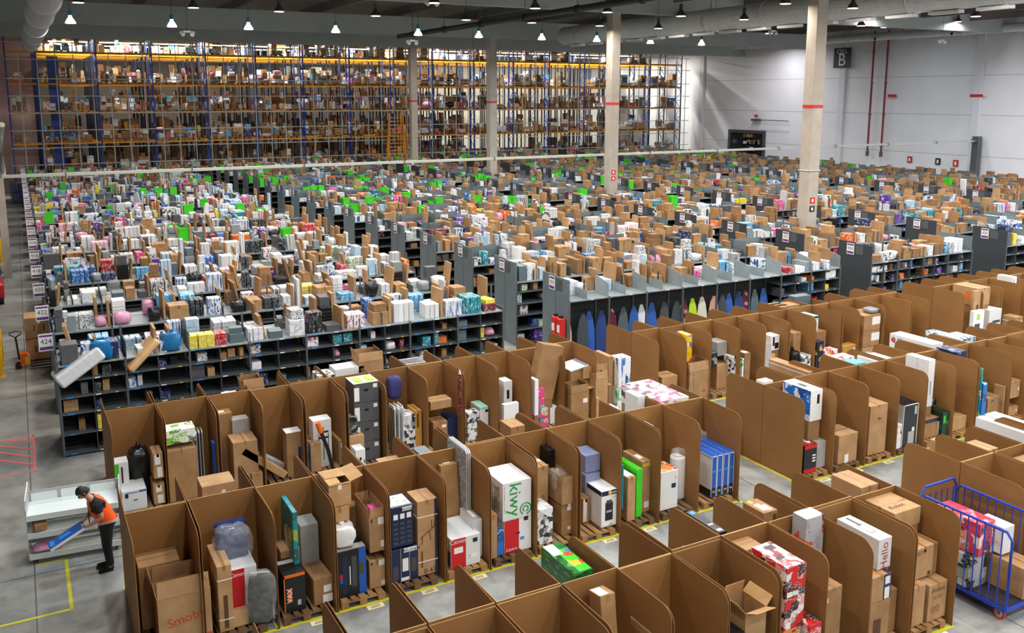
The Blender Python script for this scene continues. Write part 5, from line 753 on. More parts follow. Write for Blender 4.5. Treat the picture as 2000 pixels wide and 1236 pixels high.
# ------------------------------------------------------------------ cardboard bays
ORD=['first','second','third','fourth','fifth','sixth','seventh','eighth','ninth','tenth','eleventh','twelfth','thirteenth','fourteenth','fifteenth','sixteenth','seventeenth','eighteenth','nineteenth','twentieth']
def panel(L,h,r,front=True,notch=0):
    """side panel outline in (depth, height); rounded top corner at the open end"""
    P=[(0,0),(L,0),(L,h-r)]+[(L-r+r*math.cos(a*PI/12),h-r+r*math.sin(a*PI/12)) for a in range(1,7)]+[(0,h)]
    return P
def make_pallet(loc,label,dark,group):
    m='wooddark' if dark else 'wood'
    o=empty('wooden_pallet',loc); tag(o,label,'pallet',group)
    for i in range(5): k=MB(); x=-.4+.8*(i+.5)/5; k.bev(.13 if i%2==0 else .1,1.2,.022,.003,Matrix.Translation((x,0,.122))); k.obj('deck_board',m,o)
    for j in range(3):
        k=MB(); y=-.55+.55*j; k.box(-.4,.4,y-.05,y+.05,.1,.122); k.obj('stringer',m,o)
        for i in range(3): k=MB(); k.bev(.13,.1,.078,.003,Matrix.Translation((-.335+.335*i,y,.022))); k.obj('block',m,o)
    for i in range(3): k=MB(); k.box(-.4+.335*i,-.27+.335*i,-.6,.6,0,.022); k.obj('bottom_board',m,o)
    return o
PAL=[]
def pallet(x,y,label,group,dark):
    if len(PAL)<2:
        o=make_pallet((x,y,0),label,len(PAL)==1,group); PAL.append(o)
    else:
        o=copy_tree(PAL[1 if dark else 0]); o.location=(x,y,0); tag(o,label,'pallet',group)
    return o
def bays():
    R2=random.Random(3)
    secs=[('near row',A0,9.98,1,12,'before the cross aisle',(1,1)),('middle row',A1,15.3,0,12,'before the cross aisle',(1,1)),('rear row',A2,20.75,0,12,'before the cross aisle',(1,1)),
          ('near row',B0,10.05,0,5,'past the cross aisle',(1,1)),('middle row',B1,15.3,0,11,'past the cross aisle',(1,1)),('rear row',B2,20.75,0,11,'past the cross aisle',(1,1)),('rear row',C2,20.75,0,7,'in the farthest block',(1,1)),
          ('lowermost row',A0,4.65,8,12,'before the cross aisle',(0,1))]
    for rn,E,yb,i0,i1,sec,(fr,re) in secs:
        for side in (1,-1):
            if (side==1 and not fr) or (side==-1 and not re): continue
            for i in range(i0,i1):
                x0,x1=E[i]+.012,E[i+1]-.012; w=x1-x0; L=1.27+R2.uniform(-.03,.03); h=2.0+R2.uniform(-.02,.03)
                lab=f'open cardboard bay, {ORD[i]} in the {rn}, '+('facing front' if side==1 else 'facing back')+f', {sec}'
                o=empty('cardboard_bay',(x0,yb-side*.012,0)); tag(o,lab,'cardboard bay','cardboard bays standing in rows')
                k=MB(); k.box(0,w,-.005,.005,0,h); k.obj('back_panel','bayboard',o)
                for s,xx in ((0,0),(1,w)):
                    T=Matrix(((0,0,1,xx-(0 if s==0 else .01)),(-side,0,0,0),(0,1,0,0),(0,0,0,1)))
                    k=MB(); k.prism(panel(L,h-.004*s,.2),.01,T)
                    q=k.obj('side_panel','bayboard',o); q.rotation_euler=(0,0,R2.uniform(-.02,.02))
                # cut edges show the paler corrugation
                k=MB(); k.box(0,w,-.0055,.0055,h-.002,h+.002); k.obj('cut_edge','edge',o)
    n=0
    for rn,E,yb,i0,i1,sec,(fr,re) in secs[:7]:
        for side in (1,-1):
            for i in range(i0,i1):
                if side==-1 and rn=='near row' and i<4: continue
                if rn=='near row' and side==1 and i<5 and E is A0: continue
                xc=(E[i]+E[i+1])/2; yc=yb-side*.68
                pallet(xc+R2.uniform(-.02,.02),yc,f'wooden pallet, {ORD[i]} bay of the {rn}, '+('facing front' if side==1 else 'facing back')+f', {sec}','wooden pallets in the cardboard bays',R2.random()<.3); n+=1
    pallet(14.25,20.1,'wooden pallet under the blue and white boxes beside the cross aisle','wooden pallets in the cardboard bays',False)
    # floor paint and cards
    mb=MB(); t=.004
    def ln(x0,y0,x1,y1,w=.075): mb.box(min(x0,x1)-(w/2 if x0==x1 else 0),max(x0,x1)+(w/2 if x0==x1 else 0),min(y0,y1)-(w/2 if y0==y1 else 0),max(y0,y1)+(w/2 if y0==y1 else 0),0,t)
    for E,ys in ((A1,(14.0,16.62)),(A0,(8.68,11.3)),(A2,(19.42,22.05)),(B1,(14.0,16.62)),(B0,(8.68,11.3)),(B2,(19.42,22.05))):
        for y in ys: ln(E[0] if E is not A0 else 1.2,y,E[-1],y)
    for e in A1[1:]: ln(e,14.0,e,14.2,.06)
    ln(15.15,13.9,15.15,22); ln(13.35,13.9,13.35,14.3); ln(-.33,18.3,.17,18.3,.06); ln(.19,18.3,.19,16.32,.06); ln(.19,16.32,-1.6,16.32,.06)
    struct(mb.obj('floor_marking','yellow'),'yellow lines painted on the floor')
    mb=MB(); ln(-.24,25.8,-.24,23.25,.05); ln(-.24,23.25,-1.6,23.25,.05); ln(-.24,25.8,-1.6,25.8,.05)
    for i in range(5):
        y=23.6+.55*i; mb.add([(-.26,y,.004),(-.26,y+.12,.004),(-1.5,y+1.32-.3*0,.004),(-1.5,y+1.2,.004)],[(0,1,2,3)]) if y+1.3<25.9 else mb.add([(-.26,y,.004),(-.26,y+.12,.004),(-.26-(25.75-y),25.75,.004),(-.38-(25.75-y),25.75,.004)],[(0,1,2,3)])
    struct(mb.obj('floor_hatching','hatchred'),'red hatched zone painted on the floor')
    for r_,(E,y,sec) in enumerate(((A1,13.88,'before the cross aisle'),(B1,13.88,'past the cross aisle'),(A0,8.55,'of the near row'))):
        for i in range(len(E)-1):
            if r_==2 and i<9: continue
            k=MB(); x=(E[i]+E[i+1])/2+.15; k.box(-.15,.15,-.07,.07,0,.003); o=k.obj('floor_card','cream',None,(x,y,.001)); tag(o,f'cream location card on the floor before the {ORD[i]} bay {sec}','floor card','location cards on the floor')
            k=MB(); k.box(-.09,.09,-.03,-.012,.003,.004); k.box(-.07,.09,.015,.03,.003,.004); k.obj('printed_text','inkbrown',o)
# ------------------------------------------------------------------ shelving
ROWS=[23.76+3.5*k for k in range(18)]; RD=1.65
SEGS=[(.42,8,1.53),(15.07,8,1.53),(29.04,4,1.55),(37.6,8,1.53),(52.2,9,1.53)]
LV=[.08,.58,1.1,1.52,1.95]; TOPZ=2.33
SN=['left block','middle block','column block','right block','white wall block']
NUM=[424-2*k for k in range(18)]
def shelving():
    for k,y in enumerate(ROWS):
        for s,(x0,n,p) in enumerate(SEGS):
            x1=x0+n*p; near=k<1; mid=k<8
            if s==4 and k<3: continue
            o=empty('shelving_run',(x0,y,0)); tag(o,f'grey steel shelving run, {ORD[k]} row from the bays, {SN[s]}','shelving','shelving runs')
            L=x1-x0
            if near:
                for z in LV+[TOPZ]:
                    for i in range(n):
                        if s==1 and i<6 and .1<z<2.3: continue
                        m=MB(); m.box(i*p+.02,(i+1)*p-.02,0,.8,z-.035,z); q=m.obj('shelf','shelfgrey' if z<2.3 else 'zinc',o)
                        t=MB(); t.m=0; t.box(i*p+.15,i*p+.3,-.004,0,z-.033,z-.003); t.m=1; t.box(i*p+.8,i*p+.92,-.004,0,z-.033,z-.003); t.m=2; t.box(i*p+1.25,i*p+1.32,-.004,0,z-.033,z-.003); t.obj('shelf_tag',['skyblue','paper','gold'],q)
                for i in range(n+1):
                    m=MB(); m.box(i*p-.025,i*p+.025,-.01,.05,0,TOPZ+.02); m.box(i*p-.025,i*p+.025,.77,.82,0,TOPZ+.65); m.box(i*p-.02,i*p+.02,1.6,1.65,0,TOPZ+.02); m.obj('post','shelfgrey',o)
                for i in range(n):
                    m=MB(); m.box((i+.5)*p-.008,(i+.5)*p+.008,.02,.8,.08,TOPZ-.04); 
                    if s!=1 or i>=6: m.obj('divider','shelfgrey',o)
                m=MB(); m.box(0,L,.81,.83,.05,TOPZ); m.obj('back_panel','shelfback',o)
                m=MB(); [m.box(0,L,.84,1.65,z-.035,z) for z in LV+[TOPZ]]; m.obj('rear_shelf','zinc',o)
            else:
                m=MB(); m.box(0,L,0,RD,TOPZ-.05,TOPZ); m.obj('top_shelf','zinc',o)
                m=MB(); [m.box(.02,L-.02,.02,RD-.02,z-.035,z) for z in LV]; m.obj('lower_shelves','shelfgrey',o)
                m=MB(); m.box(0,L,.81,.84,.02,TOPZ-.06); m.obj('back_panel','shelfback',o)
                if mid:
                    for i in range(n+1): m=MB(); m.box(i*p-.025,i*p+.025,-.01,.05,0,TOPZ+.02); m.box(i*p-.02,i*p+.02,.8,.85,0,TOPZ+.6); m.box(i*p-.02,i*p+.02,1.6,1.66,0,TOPZ+.02); m.obj('post','shelfgrey',o)
                else:
                    m=MB(); [m.box(i*p-.025,i*p+.025,yy,yy+.05,0,TOPZ+.02+hh) for i in range(n+1) for yy,hh in ((-.01,0),(.8,.5),(1.61,0))]; m.obj('posts','shelfgrey',o)
            # top partitions of wire or sheet
            m=MB(); rr=random.Random(k*7+s)
            for i in range(n):
                if near and s==1: continue
                for q in range(4): m.box(i*p+.03,(i+1)*p-.03,.82,.826,TOPZ+.08+.1*q,TOPZ+.09+.1*q)
                if rr.random()<.6: m.box(i*p+.03,i*p+.036,.05,1.6,TOPZ,TOPZ+rr.choice((.25,.4)))
                if rr.random()<.35: m.box(i*p+.7,i*p+.706,.05,.8,TOPZ,TOPZ+.35)
            if m.v and k<4: m.obj('wire_sheet_partition','shelfgrey',o); m=MB()
            SH=[]
            if s>=1 and not (near and s==1):
                for i in range(n+1):
                    if rr.random()<.8: hh=rr.choice((.45,.55,.62)); X=min(max(i*p,.02),L-.02); SH.append((X-.004,X+.004,.03,.8,TOPZ,TOPZ+hh)); SH.append((X-.004,X+.004,.84,1.62,TOPZ,TOPZ+hh))
                    if i<n and rr.random()<.5: SH.append((i*p+.05,(i+1)*p-.05,.828,.834,TOPZ,TOPZ+rr.choice((.35,.5,.6))))
                    if i<n and rr.random()<.4: SH.append((i*p+.74,i*p+.748,.03,.8,TOPZ,TOPZ+.42))
            for q_ in SH:
                if k<4: mm=MB(); mm.box(*q_); mm.obj('sheet_partition','zincdark',o)
                else: m.m=1; m.box(*q_)  # farther rows carry their zinc sheets in the same mesh as the wires
            if m.v: m.obj('wire_sheet_partition',['shelfgrey','zincdark'],o)
            if near and s==1:
                for i in range(n):
                    m=MB(); m.prism([(0,0),(.78,0),(.78,.62),(.05,.46),(0,.4)],.012,Matrix(((0,0,1,(i+1)*p-.03),(1,0,0,.02),(0,1,0,TOPZ),(0,0,0,1)))); m.obj('partition','zinc',o)
                    m=MB(); m.prism([(0,0),(.78,0),(.78,.3),(.05,.3),(0,.26)],.008,Matrix(((0,0,1,(i+.5)*p-.1),(1,0,0,.02),(0,1,0,TOPZ),(0,0,0,1)))); m.obj('low_partition','zinc',o)
                    m=MB(); m.box((i+.5)*p+.25,(i+.5)*p+.29,.74,.78,TOPZ,TOPZ+.5); m.obj('upright','steeldark',o)
            # end panels
            if s>0:
                m=MB(); m.box(-.03,0,0,.8,0,3.02); m.box(-.03,0,.83,RD,0,3.06); m.obj('end_panel','steeldark' if s>1 else 'zincdark',o)
                if k<12:
                    g=MB(); g.box(-.045,-.031,.86,1.22,2.55,3.0); sg=g.obj('row_sign','paper',o)
                    g=MB(); g.box(-.0465,-.0445,.88,1.2,2.91,2.97); g.obj('sign_band','signpurple',sg); g=MB(); g.box(-.0465,-.0445,.88,1.2,2.58,2.67); g.obj('sign_band','signpurple',sg)
                    c=link('lettering',text_mesh(str(NUM[k]),.17,'inkgrey'),sg); c.matrix_local=Matrix(((0,0,-1,-.047),(-1,0,0,1.04),(0,1,0,2.79),(0,0,0,1)))
                    g=MB(); g.box(-.04,-.031,.42,.78,2.6,2.96); g.obj('grey_notice','shelfgrey',o)
            else:
                m=MB(); m.box(-.02,0,0,.8,0,TOPZ+.1); m.box(-.02,0,.83,RD,0,TOPZ+.1); m.obj('end_panel','shelfgrey',o)
            m=MB(); m.box(L,L+.02,0,.8,0,TOPZ+.1); m.box(L,L+.02,.83,RD,0,TOPZ+.1); m.obj('end_panel','shelfgrey',o)
        # flag sign at the left end of the row
        o=empty('row_sign',(.24,y+1.0,2.72)); tag(o,f'white and purple row number plate at the aisle end of the {ORD[k]} shelving row','sign','row number plates')
        g=MB(); g.box(-.17,.17,-.008,.008,-.22,.22); g.obj('plate','paper',o)
        g=MB(); g.box(-.15,.15,-.01,-.008,.14,.19); g.obj('purple_band','signpurple',o); g=MB(); g.box(-.15,.15,-.01,-.008,-.19,-.11); g.obj('purple_band','signpurple',o)
        g=MB(); g.box(.17,.2,-.01,.01,-.3,.2); g.obj('bracket','shelfgrey',o)
        if k<11:
            c=link('lettering',text_mesh(str(NUM[k]),.17,'inkgrey'),o); c.matrix_local=Matrix(((1,0,0,0),(0,0,-1,-.0105),(0,1,0,.02),(0,0,0,1)))
# ------------------------------------------------------------------ goods on the shelves and racks
KIND={
'brown_carton':('carton',['kraft','kraft2','kraft','stain']),
'white_carton':('carton',['white','greyprint','bwprint','white2','bluewhite']),
'printed_carton':('product box',['redbox','orangebox','tealbox','navybox','blackprint','blackprint','yellowbox','purplebox','darkgrey','greenprint','maroon']),
'pink_carton':('product box',['pinkbox','pinkprint','pinkpale']),
'blue_carton':('product box',['bluebox','bluepale','bluestripe','skybox']),
'upright_board':('flat carton',['kraft','kraft2','kraft']),
'plastic_bag':('plastic bag',['polywhite','polyclear','polygrey','polypink','polyblack']),
'green_crate':('crate',['limecrate']),
'grey_case':('box',['zinc','slate','darkgrey','darkgrey','black']),
'slim_carton':('flat box',['white','alu','greycard','bluepale']),
}
ADJ={'kraft':'tan','kraft2':'brown','stain':'dark brown','white':'plain white','greyprint':'white and grey','bwprint':'black and white','white2':'glossy white','bluewhite':'white and blue','redbox':'red','orangebox':'orange','tealbox':'teal','navybox':'navy','blackprint':'black','yellowbox':'yellow','purplebox':'purple','darkgrey':'dark grey','greenprint':'green and white','maroon':'maroon','pinkbox':'bright pink','pinkprint':'white and pink','pinkpale':'pale pink','bluebox':'bright blue','bluepale':'pale blue','bluestripe':'blue striped','skybox':'sky blue','polywhite':'white','polyclear':'clear','polygrey':'grey','polypink':'pink','polyblack':'black','limecrate':'vivid green','zinc':'metal grey','greycard':'light grey','slate':'slate grey','black':'black','alu':'silver'}
NOUN={'brown_carton':'cardboard carton','white_carton':'carton','printed_carton':'product box','pink_carton':'product box','blue_carton':'product box','upright_board':'upright flat carton','plastic_bag':'plastic bag','green_crate':'plastic crate','grey_case':'box','slim_carton':'slim upright carton'}
SPEC.update({
'zincdark':lambda k:kraft(k,'6d7a80',.05,.4),
'white2':lambda k:printed(k,['f0f1f3','d8dce4','c2ccd8'],5),'bluewhite':lambda k:printed(k,['e8ecf2','dfe4ec','3a78c0','24467c'],6),
'redbox':lambda k:printed(k,['c42a34','a81c28','ece4e0'],7),'orangebox':lambda k:printed(k,['e8742a','d85a1c','f4e0c8'],7),'tealbox':lambda k:printed(k,['1a8ea0','14707e','d0e8e8'],7),'navybox':lambda k:printed(k,['25305e','1a2246','a8b0cc'],7),
'yellowbox':lambda k:printed(k,['e8d43a','d8c02a','f4f0d0'],7),'purplebox':lambda k:printed(k,['5a3a94','44287a','d0c0e4'],7),'maroon':lambda k:printed(k,['6e2438','541a2a','d0a8a8'],7),
'pinkbox':lambda k:printed(k,['e0569a','d03c84','f4d0e0'],7),'pinkpale':lambda k:printed(k,['ecc0d4','e4a8c4','f8f0f4'],6),
'bluebox':lambda k:printed(k,['2a6fc4','1c559c','e0e8f2'],7),'bluepale':lambda k:printed(k,['b4d0e4','9cc0dc','eaf0f4'],6),'skybox':lambda k:printed(k,['58a8d8','3a90c8','e8f0f4'],7),
'limecrate':lambda k:solid(k,'46d424',.4),
})
CAND=[]   # (size seen, kind, mat, x,y,z,w,d,h,rz,tilt,place)
def cand(kind,mat,x,y,z,w,d,h,rz,tilt,place):
    px_,py_,dd=pix(x,y,z+h*.6)
    if dd<5 or not(-25<px_<2025 and -25<py_<1260): return
    sz=max(w,d*.6)*h/dd/dd
    CAND.append((sz,kind,mat,x,y,z,w,d,h,rz,tilt,place))
MIX=[ # weights per block: left, middle, columns, right, wall
 {'brown_carton':12,'white_carton':30,'printed_carton':13,'pink_carton':8,'blue_carton':13,'plastic_bag':8,'grey_case':14,'slim_carton':6,'green_crate':1},
 {'brown_carton':24,'white_carton':24,'printed_carton':13,'pink_carton':4,'blue_carton':9,'plastic_bag':8,'grey_case':6,'slim_carton':4,'green_crate':3},
 {'brown_carton':36,'white_carton':18,'printed_carton':10,'pink_carton':2,'blue_carton':4,'plastic_bag':8,'grey_case':6,'slim_carton':3,'green_crate':5},
 {'brown_carton':58,'white_carton':12,'printed_carton':8,'pink_carton':1,'blue_carton':3,'plastic_bag':6,'grey_case':6,'slim_carton':2,'green_crate':4},
 {'brown_carton':62,'white_carton':10,'printed_carton':7,'pink_carton':1,'blue_carton':3,'plastic_bag':6,'grey_case':6,'slim_carton':2,'green_crate':3}]
def pick(r,mix):
    t=r.random()*sum(mix.values())
    for k,v in mix.items():
        t-=v
        if t<=0: return k
    return k
def goods():
    r=random.Random(11)
    for k,y in enumerate(ROWS):
        for s,(x0,n,p) in enumerate(SEGS):
            if s==4 and k<3: continue
            for side in (0,1):
                if side==1 and k>7 and (k%2): pass
                x=x0+.1; xe=x0+n*p-.1
                while x<xe:
                    if k==0 and s==1 and side==0 and x<x0+6*p: x+=.5; continue
                    kind=pick(r,MIX[s]); mat=r.choice(KIND[kind][1])
                    if kind=='green_crate' and k<5: kind,mat='white_carton','greyprint'
                    if k>6 and r.random()<.05: kind,mat='green_crate','limecrate'
                    cnt=1
                    w=r.uniform(.14,.42);h=r.uniform(.14,.48);d=r.uniform(.3,.7)
                    if kind in('white_carton','pink_carton','blue_carton','printed_carton') and r.random()<.55: cnt=r.choice((2,3,3,4)); w=r.uniform(.1,.2)
                    if kind=='brown_carton': w=r.uniform(.22,.55);h=r.uniform(.2,.5)
                    if kind=='green_crate': w,h,d=r.uniform(.35,.5),r.uniform(.3,.62),.5
                    if kind=='slim_carton': w,h,d=r.uniform(.05,.1),r.uniform(.5,.95),r.uniform(.2,.5); cnt=r.choice((1,2,3))
                    if kind=='plastic_bag': w,h,d=r.uniform(.3,.55),r.uniform(.2,.4),.45
                    yy=y+.04+d/2+r.uniform(0,.08) if side==0 else y+RD-.05-d/2-r.uniform(0,.2)
                    if k<6: h*=1.22
                    for c in range(cnt):
                        if x+w>xe: break
                        tl=0
                        if kind=='slim_carton' and r.random()<.4: tl=r.uniform(-.35,.35)
                        cand(kind,mat,x+w/2,yy,TOPZ,w,d,h,r.uniform(-.06,.06),tl,(k,s,'top'))
                        x+=w+.012
                        # stacked second item
                        if c==0 and cnt==1 and kind in('brown_carton','white_carton','printed_carton','grey_case') and r.random()<.28:
                            cand(kind,r.choice(KIND[kind][1]),x-w/2-.01,yy,TOPZ+h+.003,w*.85,d*.8,h*.6,r.uniform(-.2,.2),0,(k,s,'top'))
                    if r.random()<(.38 if k<7 and s<2 else .12):
                        h2=r.uniform(.6,.9); cand('upright_board',r.choice(KIND['upright_board'][1]),x+.05,y+(.4 if side==0 else 1.2),TOPZ,r.uniform(.05,.09),r.uniform(.4,.7),h2,r.uniform(-.05,.05),r.choice((0,0,0,.12,-.2)),(k,s,'top')); x+=.12
                    x+=r.uniform(.02,.12) if r.random()<.82 else r.uniform(.15,.5)
            # lower shelves where their fronts show
            if k==0 and s in (0,1,2): rng=(x0,x0+n*p)
            elif s in (1,) and 0<k<6: rng=(x0,x0+1.6*p)
            elif s in (2,3) and 0<k<5: rng=(x0,x0+n*p) 
            else: continue
            for li,z in enumerate(LV):
                top=(LV+[TOPZ])[li+1]-z-.06; x=rng[0]+.06
                if k==0 and s==1: x=rng[0]+6*p+.06
                while x<rng[1]-.25:
                    w=r.uniform(.1,.36); bd=p/2; pos=(x-x0)%bd
                    if pos+w>bd-.03: x+=bd-pos+.03; continue
                    if r.random()<(.6 if s!=0 else .45):
                        kind=pick(r,{'brown_carton':24,'white_carton':20,'printed_carton':28,'pink_carton':2,'blue_carton':8,'plastic_bag':8,'grey_case':10})
                        h=top*r.uniform(.45,.95); d=r.uniform(.3,.6)
                        cand(kind,r.choice(KIND[kind][1]),x+w/2,y+.05+d/2+r.uniform(0,.15),z,w,d,h,r.uniform(-.1,.1),0,(k,s,'low'))
                    x+=w+r.uniform(.01,.12)
# racks at the back
UPX=[-.35,1.93,6.63,11.18,15.84,20.4,24.92,29.6,34.3,38.6,43.4,48.2,52.8,57.5,62.3,66.8,71.5]
BZ=[2.1,4.78,7.4,9.87,12.55]
def racks():
    r=random.Random(5)
    rows=[88,91.2,94.4,97.6,100.8,104]
    for j,y in enumerate(rows):
        o=empty('pallet_rack',(0,y,0)); tag(o,f'blue and orange pallet rack, {ORD[j]} run from the shelving','pallet rack','pallet rack runs')
        ux=UPX if j==0 else [u for u in UPX if u>1.5]
        if j<2:
            for u in ux:
                m=MB(); m.box(u-.06,u+.06,0,.12,0,13.9); m.box(u-.06,u+.06,1.0,1.12,0,13.9)
                for q in range(13): z=.3+q*1.0; m.cyl((u,.1,z),(u,1.02,z+.9 if q%2 else z),.03,4); m.cyl((u,.1 if q%2 else 1.02,z),(u,1.02 if q%2 else .1,z+1.0),.03,4)
                m.obj('upright_frame','rackblue' if j==0 else 'rackbluedark',o)
            for a,b in zip(ux,ux[1:]):
                for z in BZ: 
                    m=MB(); m.box(a+.06,b-.06,.01,.07,z-.14,z); m.box(a+.06,b-.06,1.05,1.11,z-.14,z); m.obj('beam','rackorange',o)
        else:
            m=MB(); [m.box(u-.06,u+.06,yy,yy+.12,0,13.9) for u in ux for yy in (0,1.0)]; m.obj('upright_frames','rackbluedark',o)
            m=MB(); [m.box(ux[0],ux[-1],yy,yy+.06,z-.14,z) for z in BZ for yy in (.01,1.05)]; m.obj('beams','rackorange',o)
        m=MB(); [m.box(ux[1],ux[-1],.02,1.1,z,z+.02) for z in BZ]; m.obj('rack_deck','wooddark',o)
        if j==0:
            m=MB(); m.box(1.95,3.2,.3,.4,2.2,12.6); 
        # goods
        for a,b in zip(ux,ux[1:]):
            for li,z in enumerate([0]+BZ):
                x=a+.2
                if a<1.5 and z<.1: continue
                while x<b-.9:
                    if r.random()<(.88 if j>0 and x>46 else .1) or (li==5 and r.random()<.5): x+=1.3; continue
                    zz=z+.02
                    if j==0: PRACK.append((x+.55,y+.55,zz))
                    zz+=.15
                    nx=r.choice((1,2,2,3)); w=1.15/nx
                    for q in range(nx):
                        st=r.choice((1,1,2,3)); zc=zz
                        for t in range(st):
                            kind=pick(r,{'brown_carton':50,'white_carton':17,'printed_carton':8,'blue_carton':6,'plastic_bag':12,'grey_case':7,'pink_carton':2}) 
                            if j>1 and kind!='brown_carton' and r.random()<.4: kind='brown_carton'
                            h=r.uniform(.25,.75 if st<3 else .5)*(1 if j<2 else 1.5)
                            if zc+h>z+2.1: break
                            cand(kind,r.choice(KIND[kind][1]),x+w*(q+.5),y+.5+r.uniform(-.08,.08),zc,w*r.uniform(.6,.92),r.uniform(.6,.95),h,r.uniform(-.1,.1),0,(j,li,'rack')); zc+=h+.004
                    x+=1.3
    o=empty('rack_end_guard',(2.2,88.2,0)); tag(o,'wide plain blue panel closing the rack ends by the left aisle','guard panel')
    m=MB(); m.box(.6,1.45,1.3,1.5,2.0,12.2); m.obj('panel','rackblue',o)
    m=MB(); m.box(.58,1.47,1.28,1.3,2.0,2.2); m.box(.58,1.47,1.28,1.3,12.0,12.2); m.obj('edge_rail','steel',o)
    # safety net
    o=empty('safety_net',(0,86.6,0)); tag(o,'pale wire safety net stretched in front of the pallet racks','net')
    m=MB(); x=.6
    while x<71.5: m.box(x-.035,x+.035,-.02,.02,1.6,13.3); x+=1.38
    m.obj('upright_wires','netgrey',o)
    m=MB(); [m.box(-.4,71.6,-.02,.02,z-.035,z+.035) for z in (1.6,3.0,4.42,5.9,7.36,8.78,10.22,11.8,13.2)]; m.obj('cross_wires','netgrey',o)
    m=MB(); m.box(-.4,73,-.3,.3,2.0,2.25); m.obj('lower_deck_edge','woodpale',o)
    # ladder
    o=empty('rolling_ladder',(33.4,85.7,0)); tag(o,'tall orange rolling ladder before the pallet racks','ladder')
    for s in (-.9,.9):
        m=MB(); m.tube([(-1.1+.0,-.5,0) if s<0 else (1.1,-.5,0),(s*.75,-.3,7.1)],.09,6); m.obj('rail','rackorange',o)
        m=MB(); m.tube([(s*1.2,.3,0),(s*.75,-.2,7.0)],.07,6); m.obj('leg','rackorange',o)
    for i in range(18): z=.5+.36*i; m=MB(); q=1.05-.3*z/7; m.box(-q,q,-.5,-.35,z,z+.06); m.obj('rung','rackorange',o)
    m=MB(); [m.box(x_-.03,x_+.03,-.55,-.5,.3,7.0) for x_ in (.1,.4,.7,.95)]; [m.box(.1,.98,-.56,-.5,z,z+.05) for z in (1,2.2,3.4,4.6,5.8,6.95)]; m.obj('guard_cage','rackorange',o)
PRACK=[]
def place_goods():
    U={}
    def proto(kind,mat):
        key=(kind if kind in('plastic_bag','green_crate','brown_carton') else 'box',mat)
        if key not in U:
            m=MB(); mats=[mat]
            if key[0]=='plastic_bag': lump(m,1,1,1,len(U),7,10)
            elif key[0]=='green_crate':
                t=.05; m.box(-.5,.5,-.5,.5,0,t); m.box(-.5,.5,-.5,-.5+t,t,1); m.box(-.5,.5,.5-t,.5,t,1); m.box(-.5,-.5+t,-.5+t,.5-t,t,1); m.box(.5-t,.5,-.5+t,.5-t,t,1)
                m.box(-.53,.53,-.53,-.47,.92,1.0); m.box(-.53,.53,.47,.53,.92,1.0); m.box(-.53,-.47,-.47,.47,.92,1); m.box(.47,.53,-.47,.47,.92,1)
            else:
                m.bev(1,1,1,.02)
                if key[0]=='brown_carton': m.m=1; m.box(-.07,.07,-.503,.503,.996,1.004); m.box(-.07,.07,-.504,-.5,.75,1); mats=[mat,'tape']
            U[key]=m.mesh(kind,mats,key[0]=='plastic_bag')
            U[key,'mb']=m; U[key,'mats']=mats
        return U[key],U[key,'mb'],U[key,'mats']
    CAND.sort(key=lambda c:-c[0])
    LIM=300; cnt={}; named={}; rest={}
    for c in CAND:
        k=c[1]; cnt[k]=cnt.get(k,0)+1
        if cnt[k]<=LIM: named.setdefault((c[-1],k,c[2]),[]).append(c)
        else: rest.setdefault(k,[]).append(c)
    SFX=lambda i:f"{i}{'th' if 10<=i%100<=20 else {1:'st',2:'nd',3:'rd'}.get(i%10,'th')}"
    for ((a,b,where),kind,mat),L in named.items():
        L.sort(key=lambda c:(c[3],c[5]))
        for i,c in enumerate(L):
            _,_,_,x,y,z,w,d,h,rz,tl,_=c
            me,_,_=proto(kind,mat)
            o=link(kind,me,None,(x,y,z+.001)); o.scale=(w,d,h); o.rotation_euler=(0,tl,rz)
            if tl: o.location.z+=abs(math.sin(tl))*w/2
            if where=='top': pl=f'atop the {ORD[a]} shelving row, {SN[b]}'
            elif where=='low': pl=f'inside the {ORD[a]} shelving row, {SN[b]}'
            else: pl=f'on the {ORD[b]} level of the {ORD[a]} rack run'
            tag(o,f'{SFX(i+1)} {ADJ[mat]} {NOUN[kind]} {pl}',KIND[kind][0],{'top':'goods on top of the shelving','low':'goods inside the shelving','rack':'goods on the pallet racks'}[where])
    names={'brown_carton':'distant_cartons','white_carton':'distant_white_cartons','printed_carton':'distant_product_boxes','pink_carton':'distant_pink_boxes','blue_carton':'distant_blue_boxes','upright_board':'distant_boards','plastic_bag':'distant_bags','green_crate':'distant_crates','grey_case':'distant_grey_boxes','slim_carton':'distant_slim_cartons'}
    for kind,L in rest.items():
        B=MB(); mats=[]; 
        for c in L:
            _,_,mat,x,y,z,w,d,h,rz,tl,_=c
            _,m,pm=proto(kind,mat)
            T=Matrix.Translation((x,y,z+.001))@Matrix.Rotation(rz,4,'Z')@Matrix.Diagonal((w,d,h,1))
            idx=[]
            for q in (pm if kind=='brown_carton' else [mat]):
                if q not in mats: mats.append(q)
                idx.append(mats.index(q))
            if kind in ('plastic_bag',):
                b=len(B.v); B.v+=[tuple(T@Vector(v)) for v in m.v]; B.f+=[tuple(i+b for i in f) for f in m.f]; B.mi+=[idx[0]]*len(m.f)
            else:
                B.m=idx[0]; B.box(-.5,.5,-.5,.5,0,1,T)
        o=B.obj(names[kind],mats); o['kind']='stuff'; tag(o,f'mass of {NOUN[kind]}s too far off to count on the rear shelving and racks','goods')
    # pallets under the front rack loads: nearest to the viewer as things
    PRACK.sort(key=lambda p:(p[0]**2+p[1]**2))
    m=MB(); m.box(-.6,.6,-.5,.5,.1,.13); [m.box(-.6+.53*i,-.46+.53*i,-.5,.5,0,.1) for i in range(3)]
